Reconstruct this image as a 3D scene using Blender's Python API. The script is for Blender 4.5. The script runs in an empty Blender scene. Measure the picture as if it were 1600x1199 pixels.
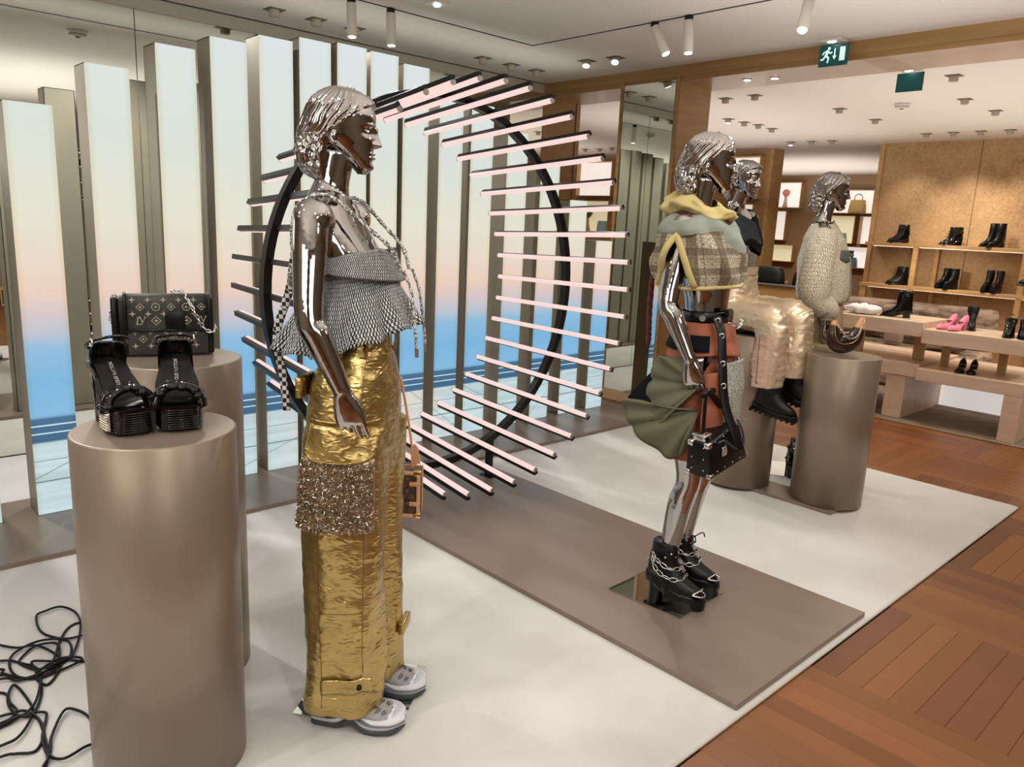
import bpy, bmesh, math, random
from mathutils import Vector, Matrix, noise
R = math.radians
PI = math.pi
random.seed(7)
SC = bpy.context.scene
COL = SC.collection

# ------------------------------------------------------------------ camera, world, exposure
cam_d = bpy.data.cameras.new('camera'); cam = bpy.data.objects.new('camera', cam_d); COL.objects.link(cam)
cam_d.sensor_fit = 'HORIZONTAL'; cam_d.sensor_width = 36.0; cam_d.lens = 36.0 * 1195.0 / 1600.0
cam_d.clip_start = 0.05; cam_d.clip_end = 100
CR = ((0.733695, -0.678035, 0.044276), (0.108148, 0.180859, 0.977545), (-0.670817, -0.712431, 0.206024))
cam.matrix_world = Matrix.Translation((0, 0, 1.55)) @ Matrix(CR).transposed().to_4x4()
SC.camera = cam
w = bpy.data.worlds.new('world'); SC.world = w; w.use_nodes = True
w.node_tree.nodes['Background'].inputs[0].default_value = (0.6, 0.55, 0.5, 1)
w.node_tree.nodes['Background'].inputs[1].default_value = 0.3
SC.view_settings.view_transform = 'Standard'; SC.view_settings.look = 'None'
SC.view_settings.gamma = 1.0; SC.view_settings.use_curve_mapping = False
SC.view_settings.exposure = 0.0
SC.cycles.max_bounces = 10; SC.cycles.diffuse_bounces = 4; SC.cycles.glossy_bounces = 6
SC.cycles.transmission_bounces = 4; SC.cycles.sample_clamp_indirect = 4.0
SC.cycles.caustics_reflective = False; SC.cycles.caustics_refractive = False

ZC = 2.82          # ceiling height
XB, XB2 = 5.28, 5.80   # beam faces
YM = 5.36          # mirror wall
XW = 11.05         # far cork wall

def lamp(name, loc, target, power, size=70, blend=0.6, color=(1, .93, .84), rad=0.04, label=None):
    d = bpy.data.lights.new(name, 'SPOT'); d.energy = power; d.spot_size = R(size); d.spot_blend = blend
    d.color = color; d.shadow_soft_size = rad
    o = bpy.data.objects.new(name, d); COL.objects.link(o); o.location = loc
    v = Vector(target) - Vector(loc); o.rotation_euler = v.to_track_quat('-Z', 'Y').to_euler()
    return o

def area(name, loc, target, power, sx, sy, color=(1, .95, .88)):
    d = bpy.data.lights.new(name, 'AREA'); d.shape = 'RECTANGLE'; d.size = sx; d.size_y = sy; d.energy = power; d.color = color
    o = bpy.data.objects.new(name, d); COL.objects.link(o); o.location = loc; o.rotation_euler = (Vector(target) - Vector(loc)).to_track_quat('-Z', 'Y').to_euler(); return o
# added fill for the ceiling: unseen soft lights facing up, no fixtures
area('ceiling_fill', (.0, .4, 2.0), (.0, .4, 3), 66, 5.0, 3.6, (1, .97, .93))
area('ceiling_fill', (3.2, 1.0, 1.95), (3.2, 1.0, 3), 42, 3.4, 3.0, (1, .97, .93))
area('ceiling_fill', (1.6, 4.62, 2.53), (1.6, 4.62, 3), 6, 6.6, .5, (1, .98, .94))
area('ceiling_fill', (8.0, 1.6, 2.0), (8.0, 1.6, 3), 55, 4.5, 4.0, (1, .92, .84))
area('ceiling_fill', (8.4, 5.4, 2.0), (8.4, 5.4, 3), 40, 4., 3.0, (1, .92, .84))
area('ceiling_fill', (14.0, 7.5, 2.0), (14.0, 7.5, 3), 60, 3., 4., (1, .92, .84))
area('ceiling_fill', (8.6, 9.8, 2.0), (8.6, 9.8, 3), 30, 3., 2.5, (1, .92, .84))
area('front_fill', (-2.6, .5, 2.1), (2, 3., .8), 30, 3., .8)  # added fill from out of view, brightens camera-facing sides; likewise the next
area('front_fill', (.2, -3.2, 2.2), (2.4, 2., .8), 30, 3., .8)

# ------------------------------------------------------------------ materials
def newmat(name):
    m = bpy.data.materials.new(name); m.use_nodes = True
    nt = m.node_tree; return m, nt, nt.nodes['Principled BSDF']
def mat(name, col, rough=.5, metal=0., spec=.5, coat=0., emit=None, es=0., sheen=0.):
    m, nt, b = newmat(name)
    b.inputs['Base Color'].default_value = (*col, 1); b.inputs['Roughness'].default_value = rough
    b.inputs['Metallic'].default_value = metal; b.inputs['Specular IOR Level'].default_value = spec
    b.inputs['Coat Weight'].default_value = coat; b.inputs['Coat Roughness'].default_value = .08
    b.inputs['Sheen Weight'].default_value = sheen
    if emit: b.inputs['Emission Color'].default_value = (*emit, 1); b.inputs['Emission Strength'].default_value = es
    return m
def N(nt, t, **kw):
    n = nt.nodes.new(t)
    for k, v in kw.items():
        if k[0] == 'i' and k[1:].isdigit(): n.inputs[int(k[1:])].default_value = v
        elif k[:2] == 'I_': n.inputs[k[2:].replace('_', ' ')].default_value = v
        else: setattr(n, k, v)
    return n
def L(nt, a, b): nt.links.new(a, b)
def ramp(nt, fac, stops, interp='LINEAR'):
    r = nt.nodes.new('ShaderNodeValToRGB'); r.color_ramp.interpolation = interp
    el = r.color_ramp.elements
    while len(el) < len(stops): el.new(0.5)
    for e, (p, c) in zip(el, stops): e.position = p; e.color = (*c, 1)
    L(nt, fac, r.inputs[0]); return r.outputs[0]
def coords(nt, kind='Object', scale=(1, 1, 1), rot=(0, 0, 0)):
    tc = nt.nodes.new('ShaderNodeTexCoord'); mp = nt.nodes.new('ShaderNodeMapping')
    mp.inputs['Scale'].default_value = scale; mp.inputs['Rotation'].default_value = rot
    L(nt, tc.outputs[kind], mp.inputs[0]); return mp.outputs[0]
def noisy(name, c1, c2, scale=5., rough=.5, metal=0., bump=0., stretch=(1, 1, 1), detail=4., bdist=.01, spec=.5, coat=0., lo=.35, hi=.65, bscale=None, kind='Object'):
    m, nt, b = newmat(name)
    v = coords(nt, kind, stretch)
    n = N(nt, 'ShaderNodeTexNoise', I_Scale=scale, I_Detail=detail); L(nt, v, n.inputs['Vector'])
    L(nt, ramp(nt, n.outputs[0], [(lo, c1), (hi, c2)]), b.inputs['Base Color'])
    b.inputs['Roughness'].default_value = rough; b.inputs['Metallic'].default_value = metal
    b.inputs['Specular IOR Level'].default_value = spec; b.inputs['Coat Weight'].default_value = coat
    if bump:
        n2 = n
        if bscale: n2 = N(nt, 'ShaderNodeTexNoise', I_Scale=bscale, I_Detail=detail); L(nt, v, n2.inputs['Vector'])
        bp = N(nt, 'ShaderNodeBump', I_Strength=bump, I_Distance=bdist); L(nt, n2.outputs[0], bp.inputs['Height']); L(nt, bp.outputs[0], b.inputs['Normal'])
    return m

M = {}
M['chrome'] = mat('chrome_plating', (.47, .45, .445), .03, 1.)
M['mirror'] = mat('mirror_glass', (.76, .78, .72), .0, 1.)
M['shadow_gap'] = mat('shadow_gap_black', (.02, .02, .02), .3)
M['steel'] = mat('polished_steel', (.75, .74, .72), .08, 1.)
M['silver'] = mat('silver_metal', (.8, .8, .8), .22, 1.)
M['ceiling'] = mat('ceiling_paint', (.70, .665, .61), .8, spec=.2)
M['wall'] = mat('wall_paint', (.5, .45, .38), .8, spec=.2)
M['taupe'] = mat('taupe_lacquer', (.34, .305, .24), .45, .1)
M['stage'] = mat('stage_lacquer', (.25, .195, .155), .33, .15)
M['pedestal'] = noisy('pedestal_lacquer', (.30, .238, .18), (.32, .256, .195), 3, .36, .4)
M['rug'] = noisy('cream_carpet', (.66, .64, .61), (.75, .735, .71), 2.2, .95, 0, .25, bscale=260, bdist=.004, spec=.1)
M['oak'] = noisy('oak_veneer', (.27, .150, .052), (.35, .20, .072), 3., .38, 0, 0, stretch=(1, .35, 9), detail=6, coat=.15)
M['pale_wood'] = noisy('pale_wood', (.70, .53, .38), (.80, .64, .49), 4., .4, 0, 0, stretch=(4, .5, 4), detail=5)
M['shelf_wood'] = noisy('shelf_wood', (.50, .29, .12), (.58, .36, .16), 4., .4, 0, 0, stretch=(4, .5, 4))
M['black'] = mat('black_metal', (.008, .008, .007), .4, .0, .25)
M['black_leather'] = noisy('black_leather', (.003, .003, .003), (.006, .006, .006), 90, .33, 0, .15, bdist=.001, spec=.32)
M['black_patent'] = mat('black_patent', (.003, .003, .0035), .09, 0, .4, .15)
M['black_fabric'] = mat('black_fabric', (.005, .006, .008), .85, spec=.15)
M['white_metal'] = mat('white_lamp_metal', (.62, .58, .52), .4)
M['lens'] = mat('lamp_lens', (1, 1, 1), .3, emit=(1, .97, .93), es=9)
M['dark_recess'] = mat('lamp_recess', (.12, .105, .075), .7)
M['lamp_can'] = mat('lamp_can', (.38, .33, .26), .5)
M['white_glow'] = mat('lit_niche_panel', (.8, .8, .8), .6, emit=(1, .93, .86), es=.62)
M['yellow_glow'] = mat('lit_niche_yellow', (.8, .8, .7), .6, emit=(.95, .85, .52), es=.45)
M['floor_white'] = mat('lit_white_panel', (.8, .8, .8), .5, emit=(1, .95, .93), es=.5)
M['grey_stone'] = noisy('grey_stone_carpet', (.23, .17, .12), (.30, .23, .17), 8, .9)

# cork wall
m, nt, b = newmat('cork'); v = coords(nt)
n1 = N(nt, 'ShaderNodeTexNoise', I_Scale=1.3, I_Detail=8., I_Roughness=.7); L(nt, v, n1.inputs['Vector'])
n2 = N(nt, 'ShaderNodeTexVoronoi', I_Scale=26.); L(nt, v, n2.inputs['Vector'])
mx = N(nt, 'ShaderNodeMath', operation='MULTIPLY_ADD', i1=.22); L(nt, n2.outputs[0], mx.inputs[0]); L(nt, n1.outputs[0], mx.inputs[2])
L(nt, ramp(nt, mx.outputs[0], [(.35, (.26, .145, .065)), (.55, (.44, .275, .135)), (.8, (.56, .375, .20))]), b.inputs['Base Color'])
b.inputs['Roughness'].default_value = .75
M['cork'] = m

# parquet plank
m, nt, b = newmat('parquet_wood'); v = coords(nt, 'Object', (1.5, 14, 14))
oi = N(nt, 'ShaderNodeObjectInfo')
n1 = N(nt, 'ShaderNodeTexNoise', I_Scale=2.2, I_Detail=7.); L(nt, v, n1.inputs['Vector'])
c1 = ramp(nt, n1.outputs[0], [(.3, (.150, .048, .011)), (.7, (.26, .090, .022))])
hs = N(nt, 'ShaderNodeHueSaturation'); L(nt, c1, hs.inputs['Color'])
mr = N(nt, 'ShaderNodeMapRange', i3=.8, i4=1.22); L(nt, oi.outputs['Random'], mr.inputs[0]); L(nt, mr.outputs[0], hs.inputs['Value'])
L(nt, hs.outputs[0], b.inputs['Base Color']); b.inputs['Roughness'].default_value = .36; b.inputs['Coat Weight'].default_value = .12
M['parquet'] = m

# light column print: sky over a pool deck, constant along world x, keyed on height
def print_mat():
    m, nt, b = newmat('lightbox_print')
    g = nt.nodes.new('ShaderNodeNewGeometry'); sp = nt.nodes.new('ShaderNodeSeparateXYZ'); L(nt, g.outputs['Position'], sp.inputs[0])
    z = sp.outputs['Z']
    h = N(nt, 'ShaderNodeMath', operation='DIVIDE', i1=2.6); L(nt, z, h.inputs[0])
    def P(v): return v / 2.6
    sky = ramp(nt, h.outputs[0], [(P(.0), (.62, .78, .82)), (P(.40), (.60, .77, .82)), (P(.404), (.045, .14, .27)), (P(.525), (.055, .17, .31)), (P(.529), (.26, .55, .84)),
        (P(.70), (.22, .52, .83)), (P(.86), (.30, .57, .82)), (P(.93), (.56, .62, .72)), (P(1.02), (.74, .64, .66)), (P(1.13), (.93, .70, .58)), (P(1.28), (.92, .79, .66)), (P(1.5), (.88, .86, .72)), (P(1.9), (.80, .86, .78)), (P(2.5), (.80, .88, .89))])
    def band(lo, hi):
        a = N(nt, 'ShaderNodeMath', operation='GREATER_THAN', i1=lo); L(nt, z, a.inputs[0])
        c = N(nt, 'ShaderNodeMath', operation='LESS_THAN', i1=hi); L(nt, z, c.inputs[0])
        d = N(nt, 'ShaderNodeMath', operation='MULTIPLY'); L(nt, a.outputs[0], d.inputs[0]); L(nt, c.outputs[0], d.inputs[1]); return d.outputs[0]
    def mixc(fac, a, col):
        mm = N(nt, 'ShaderNodeMix', data_type='RGBA'); L(nt, fac, mm.inputs['Factor']); L(nt, a, mm.inputs['A']); mm.inputs['B'].default_value = (*col, 1); return mm.outputs['Result']
    c = mixc(band(.482, .489), sky, (.7, .88, .88)); c = mixc(band(.443, .450), c, (.6, .85, .88))
    # deck: streaks and joint lines below .40
    wv = N(nt, 'ShaderNodeTexNoise', I_Scale=3., I_Detail=3.); mp = nt.nodes.new('ShaderNodeMapping'); mp.inputs['Scale'].default_value = (.7, 1, 9); mp.inputs['Rotation'].default_value = (0, .12, 0)
    L(nt, g.outputs['Position'], mp.inputs[0]); L(nt, mp.outputs[0], wv.inputs['Vector'])
    deck = band(-.1, .402)
    k = N(nt, 'ShaderNodeMapRange', i1=.3, i2=.7, i3=.84, i4=1.12); L(nt, wv.outputs[0], k.inputs[0])
    sub = N(nt, 'ShaderNodeMix', data_type='RGBA', blend_type='MULTIPLY'); L(nt, deck, sub.inputs['Factor']); L(nt, c, sub.inputs['A']); L(nt, k.outputs[0], sub.inputs['B']); c = sub.outputs['Result']
    # warm stone area in the middle of the deck
    xr = N(nt, 'ShaderNodeMapRange', i1=1.9, i2=2.35, i3=0., i4=.75); L(nt, sp.outputs['X'], xr.inputs[0]); xr2 = N(nt, 'ShaderNodeMapRange', i1=2.95, i2=3.35, i3=1., i4=0.); L(nt, sp.outputs['X'], xr2.inputs[0])
    xm = N(nt, 'ShaderNodeMath', operation='MULTIPLY'); L(nt, xr.outputs[0], xm.inputs[0]); L(nt, xr2.outputs[0], xm.inputs[1])
    xm2 = N(nt, 'ShaderNodeMath', operation='MULTIPLY'); L(nt, xm.outputs[0], xm2.inputs[0]); L(nt, deck, xm2.inputs[1])
    c = mixc(xm2.outputs[0], c, (.86, .76, .66))
    def line(slope, off, wd):
        a = N(nt, 'ShaderNodeMath', operation='MULTIPLY_ADD', i1=slope, i2=off); L(nt, sp.outputs['X'], a.inputs[0])
        d = N(nt, 'ShaderNodeMath', operation='SUBTRACT'); L(nt, z, d.inputs[0]); L(nt, a.outputs[0], d.inputs[1])
        e = N(nt, 'ShaderNodeMath', operation='ABSOLUTE'); L(nt, d.outputs[0], e.inputs[0])
        f = N(nt, 'ShaderNodeMath', operation='LESS_THAN', i1=wd); L(nt, e.outputs[0], f.inputs[0])
        q = N(nt, 'ShaderNodeMath', operation='MULTIPLY'); L(nt, f.outputs[0], q.inputs[0]); L(nt, deck, q.inputs[1]); return q.outputs[0]
    for s, o, wd in ((0., .205, .003), (0., .31, .0016), (.42, -.09, .0018), (-.75, 2.62, .002), (.9, -3.6, .002), (.36, -.55, .0016), (-.5, 2.1, .0016)):
        c = mixc(line(s, o, wd), c, (.14, .24, .28))
    # backlight drop-off next to the frame, painted into the print colour
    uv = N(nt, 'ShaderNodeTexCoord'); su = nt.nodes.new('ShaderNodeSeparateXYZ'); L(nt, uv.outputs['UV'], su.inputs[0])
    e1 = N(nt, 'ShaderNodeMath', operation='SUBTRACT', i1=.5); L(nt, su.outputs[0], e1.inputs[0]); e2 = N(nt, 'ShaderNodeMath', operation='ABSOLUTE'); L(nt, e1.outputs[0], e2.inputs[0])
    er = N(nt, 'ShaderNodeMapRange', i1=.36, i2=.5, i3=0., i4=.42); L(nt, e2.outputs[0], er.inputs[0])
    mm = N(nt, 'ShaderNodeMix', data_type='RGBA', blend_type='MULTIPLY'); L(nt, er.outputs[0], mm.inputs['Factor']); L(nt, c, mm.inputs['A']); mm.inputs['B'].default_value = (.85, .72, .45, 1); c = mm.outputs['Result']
    b.inputs['Base Color'].default_value = (.03, .03, .03, 1); b.inputs['Roughness'].default_value = .5
    L(nt, c, b.inputs['Emission Color']); b.inputs['Emission Strength'].default_value = .86
    return m
M['print'] = print_mat()
M['tube'] = mat('led_tube', (.12, .09, .09), .5, emit=(1., .73, .685), es=.90)
M['tube_cap'] = mat('tube_end_cap', (.30, .27, .25), .5)

# ------------------------------------------------------------------ mesh helpers
def mobj(name, vs, fs, m, parent=None, smooth=False, uv=None, mi=None):
    me = bpy.data.meshes.new(name); me.from_pydata([tuple(v) for v in vs], [], fs)
    mm = m if isinstance(m, (list, tuple)) else [m]
    for x in mm: me.materials.append(M[x] if isinstance(x, str) else x)
    if smooth: me.polygons.foreach_set('use_smooth', [True] * len(me.polygons))
    if mi: me.polygons.foreach_set('material_index', mi)
    if uv:
        ul = me.uv_layers.new(name='uv')
        for lp in me.loops: ul.data[lp.index].uv = uv[lp.vertex_index]
    me.update()
    o = bpy.data.objects.new(name, me); COL.objects.link(o)
    if parent: o.parent = parent
    return o
class MB:
    def __init__(s): s.v = []; s.f = []
    def add(s, vs, fs):
        n = len(s.v); s.v += [tuple(v) for v in vs]; s.f += [tuple(i + n for i in f) for f in fs]; return s
    def box(s, x0, y0, z0, x1, y1, z1, rot=None, piv=None):
        vs = [Vector((x, y, z)) for z in (z0, z1) for y in (y0, y1) for x in (x0, x1)]
        if rot is not None:
            pv = Vector(piv) if piv else Vector(((x0 + x1) / 2, (y0 + y1) / 2, (z0 + z1) / 2)); vs = [rot @ (v - pv) + pv for v in vs]
        return s.add(vs, [(0, 2, 3, 1), (4, 5, 7, 6), (0, 1, 5, 4), (1, 3, 7, 5), (3, 2, 6, 7), (2, 0, 4, 6)])
    def bbox(s, x0, y0, z0, x1, y1, z1, bev=.004):
        # chamfered box
        c = Vector(((x0 + x1) / 2, (y0 + y1) / 2, (z0 + z1) / 2)); h = Vector((abs(x1 - x0) / 2, abs(y1 - y0) / 2, abs(z1 - z0) / 2))
        bm = bmesh.new(); bmesh.ops.create_cube(bm, size=2.)
        for v in bm.verts: v.co = Vector((v.co.x * h.x, v.co.y * h.y, v.co.z * h.z)) + c
        bmesh.ops.bevel(bm, geom=bm.edges[:], offset=min(bev, h.x * .9, h.y * .9, h.z * .9), segments=2, profile=.5, affect='EDGES')
        bm.verts.index_update(); s.add([v.co for v in bm.verts], [tuple(v.index for v in f.verts) for f in bm.faces]); bm.free(); return s
    def prism(s, pts, z0, z1, M4=None):
        # closed 2D outline (x,y), extruded z0..z1, optional matrix
        n = len(pts); vs = [Vector((x, y, z0)) for x, y in pts] + [Vector((x, y, z1)) for x, y in pts]
        if M4 is not None: vs = [M4 @ v for v in vs]
        fs = [tuple(range(n - 1, -1, -1)), tuple(range(n, 2 * n))] + [(i, (i + 1) % n, n + (i + 1) % n, n + i) for i in range(n)]
        return s.add(vs, fs)
    def tube(s, pts, rad, n=10, ell=None, caps=True, closed=False, flat=None):
        pts = [Vector(p) for p in pts]; k = len(pts)
        rad = rad if isinstance(rad, (list, tuple)) else [rad] * k
        rings = []; u = None
        for i, p in enumerate(pts):
            if closed: t = pts[(i + 1) % k] - pts[i - 1]
            else: t = pts[min(i + 1, k - 1)] - pts[max(i - 1, 0)]
            t.normalize()
            if u is None:
                a = Vector(flat) if flat else (Vector((0, 0, 1)) if abs(t.z) < .9 else Vector((1, 0, 0)))
                u = (a - t * a.dot(t)).normalized()
            else: u = (u - t * u.dot(t)).normalized()
            w_ = t.cross(u); e = ell[i] if isinstance(ell, (list, tuple)) else (ell or 1.)
            rings.append([p + u * rad[i] * math.cos(2 * PI * j / n) + w_ * rad[i] * e * math.sin(2 * PI * j / n) for j in range(n)])
        vs = [v for r in rings for v in r]; fs = []
        for i in range(k if closed else k - 1):
            for j in range(n):
                a = i * n + j; b2 = i * n + (j + 1) % n; c = ((i + 1) % k) * n + (j + 1) % n; d = ((i + 1) % k) * n + j
                fs.append((a, b2, c, d))
        if caps and not closed: fs.append(tuple(range(n - 1, -1, -1))); fs.append(tuple((k - 1) * n + j for j in range(n)))
        return s.add(vs, fs)
    def lathe(s, prof, n=32, c=(0, 0, 0)):
        vs = []; fs = []; k = len(prof)
        for r, z in prof: vs += [(c[0] + r * math.cos(2 * PI * j / n), c[1] + r * math.sin(2 * PI * j / n), c[2] + z) for j in range(n)]
        for i in range(k - 1):
            for j in range(n): fs.append((i * n + j, i * n + (j + 1) % n, (i + 1) * n + (j + 1) % n, (i + 1) * n + j))
        fs.append(tuple(range(n - 1, -1, -1))); fs.append(tuple((k - 1) * n + j for j in range(n)))
        return s.add(vs, fs)
    def rings(s, rs, caps=True):
        n = len(rs[0]); k = len(rs); vs = [v for r in rs for v in r]; fs = []
        for i in range(k - 1):
            for j in range(n): fs.append((i * n + j, i * n + (j + 1) % n, (i + 1) * n + (j + 1) % n, (i + 1) * n + j))
        if caps: fs.append(tuple(range(n - 1, -1, -1))); fs.append(tuple((k - 1) * n + j for j in range(n)))
        return s.add(vs, fs)
    def ball(s, c, rx, ry=None, rz=None, n=16, rot=None):
        ry = ry or rx; rz = rz or rx; rs = []
        for i in range(1, n // 2 + 4):
            a = PI * i / (n // 2 + 4); rr = math.sin(a); zz = math.cos(a)
            ring = [Vector((rx * rr * math.cos(2 * PI * j / n), ry * rr * math.sin(2 * PI * j / n), -rz * zz)) for j in range(n)]
            if rot is not None: ring = [rot @ v for v in ring]
            rs.append([v + Vector(c) for v in ring])
        return s.rings(rs)
    def go(s, name, m, parent=None, smooth=False, **k): return mobj(name, s.v, s.f, m, parent, smooth, **k)

def tag(o, label, cat, group=None, kind=None):
    o['label'] = label; o['category'] = cat
    if group: o['group'] = group
    if kind: o['kind'] = kind
    return o
def thing(name, label, cat, loc=(0, 0, 0), rz=0., group=None):
    o = bpy.data.objects.new(name, None); COL.objects.link(o); o.location = loc; o.rotation_euler = (0, 0, rz); o.empty_display_size = .05
    return tag(o, label, cat, group)
def struct(o): o['kind'] = 'structure'; return o
def sbox(name, x0, y0, z0, x1, y1, z1, m): return struct(MB().box(x0, y0, z0, x1, y1, z1).go(name, m))
def dup(o, parent=None):
    c = o.copy(); COL.objects.link(c); c.parent = parent
    for ch in o.children: dup(ch, c)
    return c

# ------------------------------------------------------------------ room shell
def shell():
    sbox('ceiling', -3, -3.5, ZC, XB, YM, ZC + .1, 'ceiling')
    sbox('ceiling', XB2, -3.5, ZC, 17.2, 12.2, ZC + .1, 'ceiling')
    sbox('floor', -3, -3.5, -.12, 17.2, 12.2, -.012, mat('parquet_joint', (.05, .018, .006), .6))
    sbox('wall_left', -3.1, -3.5, 0, -3, YM, ZC, 'wall')
    sbox('wall_rear', -3, -3.6, 0, 17.2, -3.5, ZC, 'wall')
    # mirror wall: backing, glass panels with dark joints, fascia strip above
    sbox('wall_back', -3, YM + .01, 0, 5.78, YM + .12, ZC, 'wall')
    xs = [-2.2, -.25, 1.70, 3.65, 5.28]
    sbox('trim_1', -3, YM - .012, 2.735, XB, YM + .01, ZC - .006, mat('fascia_paint', (.42, .39, .33), .7))
    sbox('trim_2', -3, YM - .02, ZC - .006, XB, YM + .01, ZC, 'shadow_gap')  # black strip painted in for the shade of the gap below the ceiling
    for i in range(4):
        o = tag(MB().box(xs[i] + .003, YM - .004, 0.0, xs[i + 1] - .003, YM + .006, 2.735).go('wall_mirror', 'mirror'),
            ['tall mirror panel of the back wall, outside the picture at left', 'tall mirror wall panel behind the two leftmost light columns', 'tall mirror wall panel behind the middle light columns and ring', 'tall mirror wall panel behind the right light columns beside the oak opening'][i], 'mirror')
    # oak pier continuing the mirror wall, beam, mirror pillar
    sbox('wall_pier', XB, YM - .002, 0, 5.73, YM + .10, 2.70, 'oak')
    sbox('trim_3', 5.738, YM - .012, 0, 5.79, YM + .10, 2.70, 'oak')
    sbox('beam_face', XB, -3.5, 2.735, XB2, YM + .1, ZC, 'oak')
    sbox('beam_underside', XB + .008, -3.5, 2.70, XB2, YM + .1, 2.735, 'oak')
    sbox('wall_pillar', XB, 3.83, 0, 5.72, 4.42, 2.70, 'oak')
    sbox('trim_4', XB - .012, 4.385, .12, XB + .005, 4.42, 2.735, 'oak')
    sbox('trim_5', XB - .012, 3.83, .12, XB + .005, 3.862, 2.735, 'oak')
    struct(MB().add([(XB - .10, 3.83, 0), (XB, 3.83, 0), (XB, 3.83, .12), (XB - .015, 3.83, .12), (XB - .10, 3.83, .055), (XB - .10, 4.42, 0), (XB, 4.42, 0), (XB, 4.42, .12), (XB - .015, 4.42, .12), (XB - .10, 4.42, .055)],
        [(0, 1, 2, 3, 4), (9, 8, 7, 6, 5), (0, 4, 9, 5), (4, 3, 8, 9), (3, 2, 7, 8), (1, 6, 7, 2), (0, 5, 6, 1)]).go('baseboard_pillar', 'oak'))
    tag(MB().box(XB - .008, 3.864, .122, XB + .002, 4.383, 2.71).go('pillar_mirror', 'mirror'), 'tall narrow mirror set in the oak pillar', 'mirror')
    # far wall of the back room: cork right, gap, cork left with niches
    sbox('wall_right', XW, -3.5, 0, XW + .3, 4.56, ZC, 'cork')
    sbox('wall_far', XW, 6.22, 0, XW + .3, 12.2, ZC, 'cork')
    sbox('wall_side', -3, 12.2, 0, 17.2, 12.3, ZC, 'wall')
    sbox('wall_end', 17.0, -3.5, 0, 17.2, 12.2, ZC, mat('niche_wall', (.36, .235, .12), .6))
    for i, y in enumerate((3.35, 2.12, .9)): sbox('trim_%d' % (6 + i), XW - .004, y, 0, XW, y + .008, ZC, mat('cork_joint%d' % i, (.2, .12, .05), .7))
shell()

# ------------------------------------------------------------------ parquet: baskets of eight planks, 300 nearest as single pieces
def parquet():
    fl = thing('parquet', 'orange brown basket weave parquet around the cream rug', 'flooring', (0, 0, 0)); fl['kind'] = 'structure'
    S = .72; W = .09; gx0 = 2.59; gy0 = 1.07 - .72
    def plank_mesh(l):
        g = .0003; b = .0008; mb = MB(); x, y = l / 2 - g, W / 2 - g
        mb.add([(-x, -y, -.012), (x, -y, -.012), (x, y, -.012), (-x, y, -.012), (-x, -y, -b), (x, -y, -b), (x, y, -b), (-x, y, -b), (-x + b, -y + b, 0), (x - b, -y + b, 0), (x - b, y - b, 0), (-x + b, y - b, 0)],
            [(0, 1, 5, 4), (1, 2, 6, 5), (2, 3, 7, 6), (3, 0, 4, 7), (4, 5, 9, 8), (5, 6, 10, 9), (6, 7, 11, 10), (7, 4, 8, 11), (8, 9, 10, 11)]); return mb
    proto = plank_mesh(S); me = None; cand = []
    for i in range(-8, 20):
        for j in range(-6, 17):
            x0, y0 = gx0 + i * S, gy0 + j * S
            if x0 > 16.5 or x0 + S < -3: continue
            for k in range(8):
                if (i + j) % 2 == 0: cx, cy, a = x0 + S / 2, y0 + W * (k + .5), 0.
                else: cx, cy, a = x0 + W * (k + .5), y0 + S / 2, PI / 2
                if cx < 4.85 and 1.35 < cy: continue
                vis = cam_vis(cx, cy); cand.append((0 if vis else 1, (cx ** 2 + cy ** 2), cx, cy, a))
    cand.sort(); rest = MB()
    for q, (_, _, cx, cy, a) in enumerate(cand):
        if q < 300 and _ == 0:
            if me is None: o = proto.go('plank', 'parquet', fl); me = o.data
            else: o = bpy.data.objects.new('plank', me); COL.objects.link(o); o.parent = fl
            o.location = (cx, cy, 0); o.rotation_euler = (0, 0, a)
        else:
            c, s_ = math.cos(a), math.sin(a)
            rest.add([(cx + c * x - s_ * y, cy + s_ * x + c * y, z) for x, y, z in proto.v], proto.f)
    mm, nt, b = newmat('parquet_far'); g = nt.nodes.new('ShaderNodeNewGeometry')
    c1 = ramp(nt, g.outputs['Random Per Island'], [(0, (.155, .050, .012)), (1, (.28, .10, .026))])
    L(nt, c1, b.inputs['Base Color']); b.inputs['Roughness'].default_value = .36
    o = rest.go('far_planks', mm, fl); o['kind'] = 'stuff'
def cam_vis(x, y):
    c = Matrix(CR) @ Vector((x, y, -1.55)); 
    if c.z > -.3: return False
    u = 800 - 1195 * c.x / c.z; v_ = 600 + 1195 * c.y / c.z
    return -40 < u < 1640 and 0 < v_ < 1260
parquet()

# ------------------------------------------------------------------ rug and platforms
def rug():
    t = thing('rug', 'large cream carpet under the mannequins and platforms', 'rug')
    out = []; x1, y1 = 5.24, 1.08; r = .02
    mb = MB(); mb.bbox(-2.9, 1.08, 0.0, 5.24, 5.34, .012, .005); mb.go('pile', 'rug', t, True)
    e = MB(); e.tube([(-2.9, 1.078, .0062), (5.225, 1.078, .0062), (5.243, 1.095, .0062), (5.243, 3.6, .0062)], .006, 8); e.go('bound_edge', mat('rug_edge', (.62, .59, .53), .9), t, True)
rug()
def platform(label, x0, y0, x1, y1, z0, z1, grp=None):
    o = MB().bbox(x0, y0, z0, x1, y1, z1, .0025).go('display_platform', 'stage'); tag(o, label, 'platform', grp); return o
platform('long low grey stage carrying the row of light columns', -2.6, 3.63, 5.17, 4.43, .012, .035)
PLZ = .034
platform('low taupe platform running under the light ring to the chained boots', 2.11, 1.095, 3.10, 3.628, .012, PLZ)
platform('small taupe platform under the two right pedestals', 4.13, 1.72, 4.36, 2.62, .012, .03)

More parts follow.
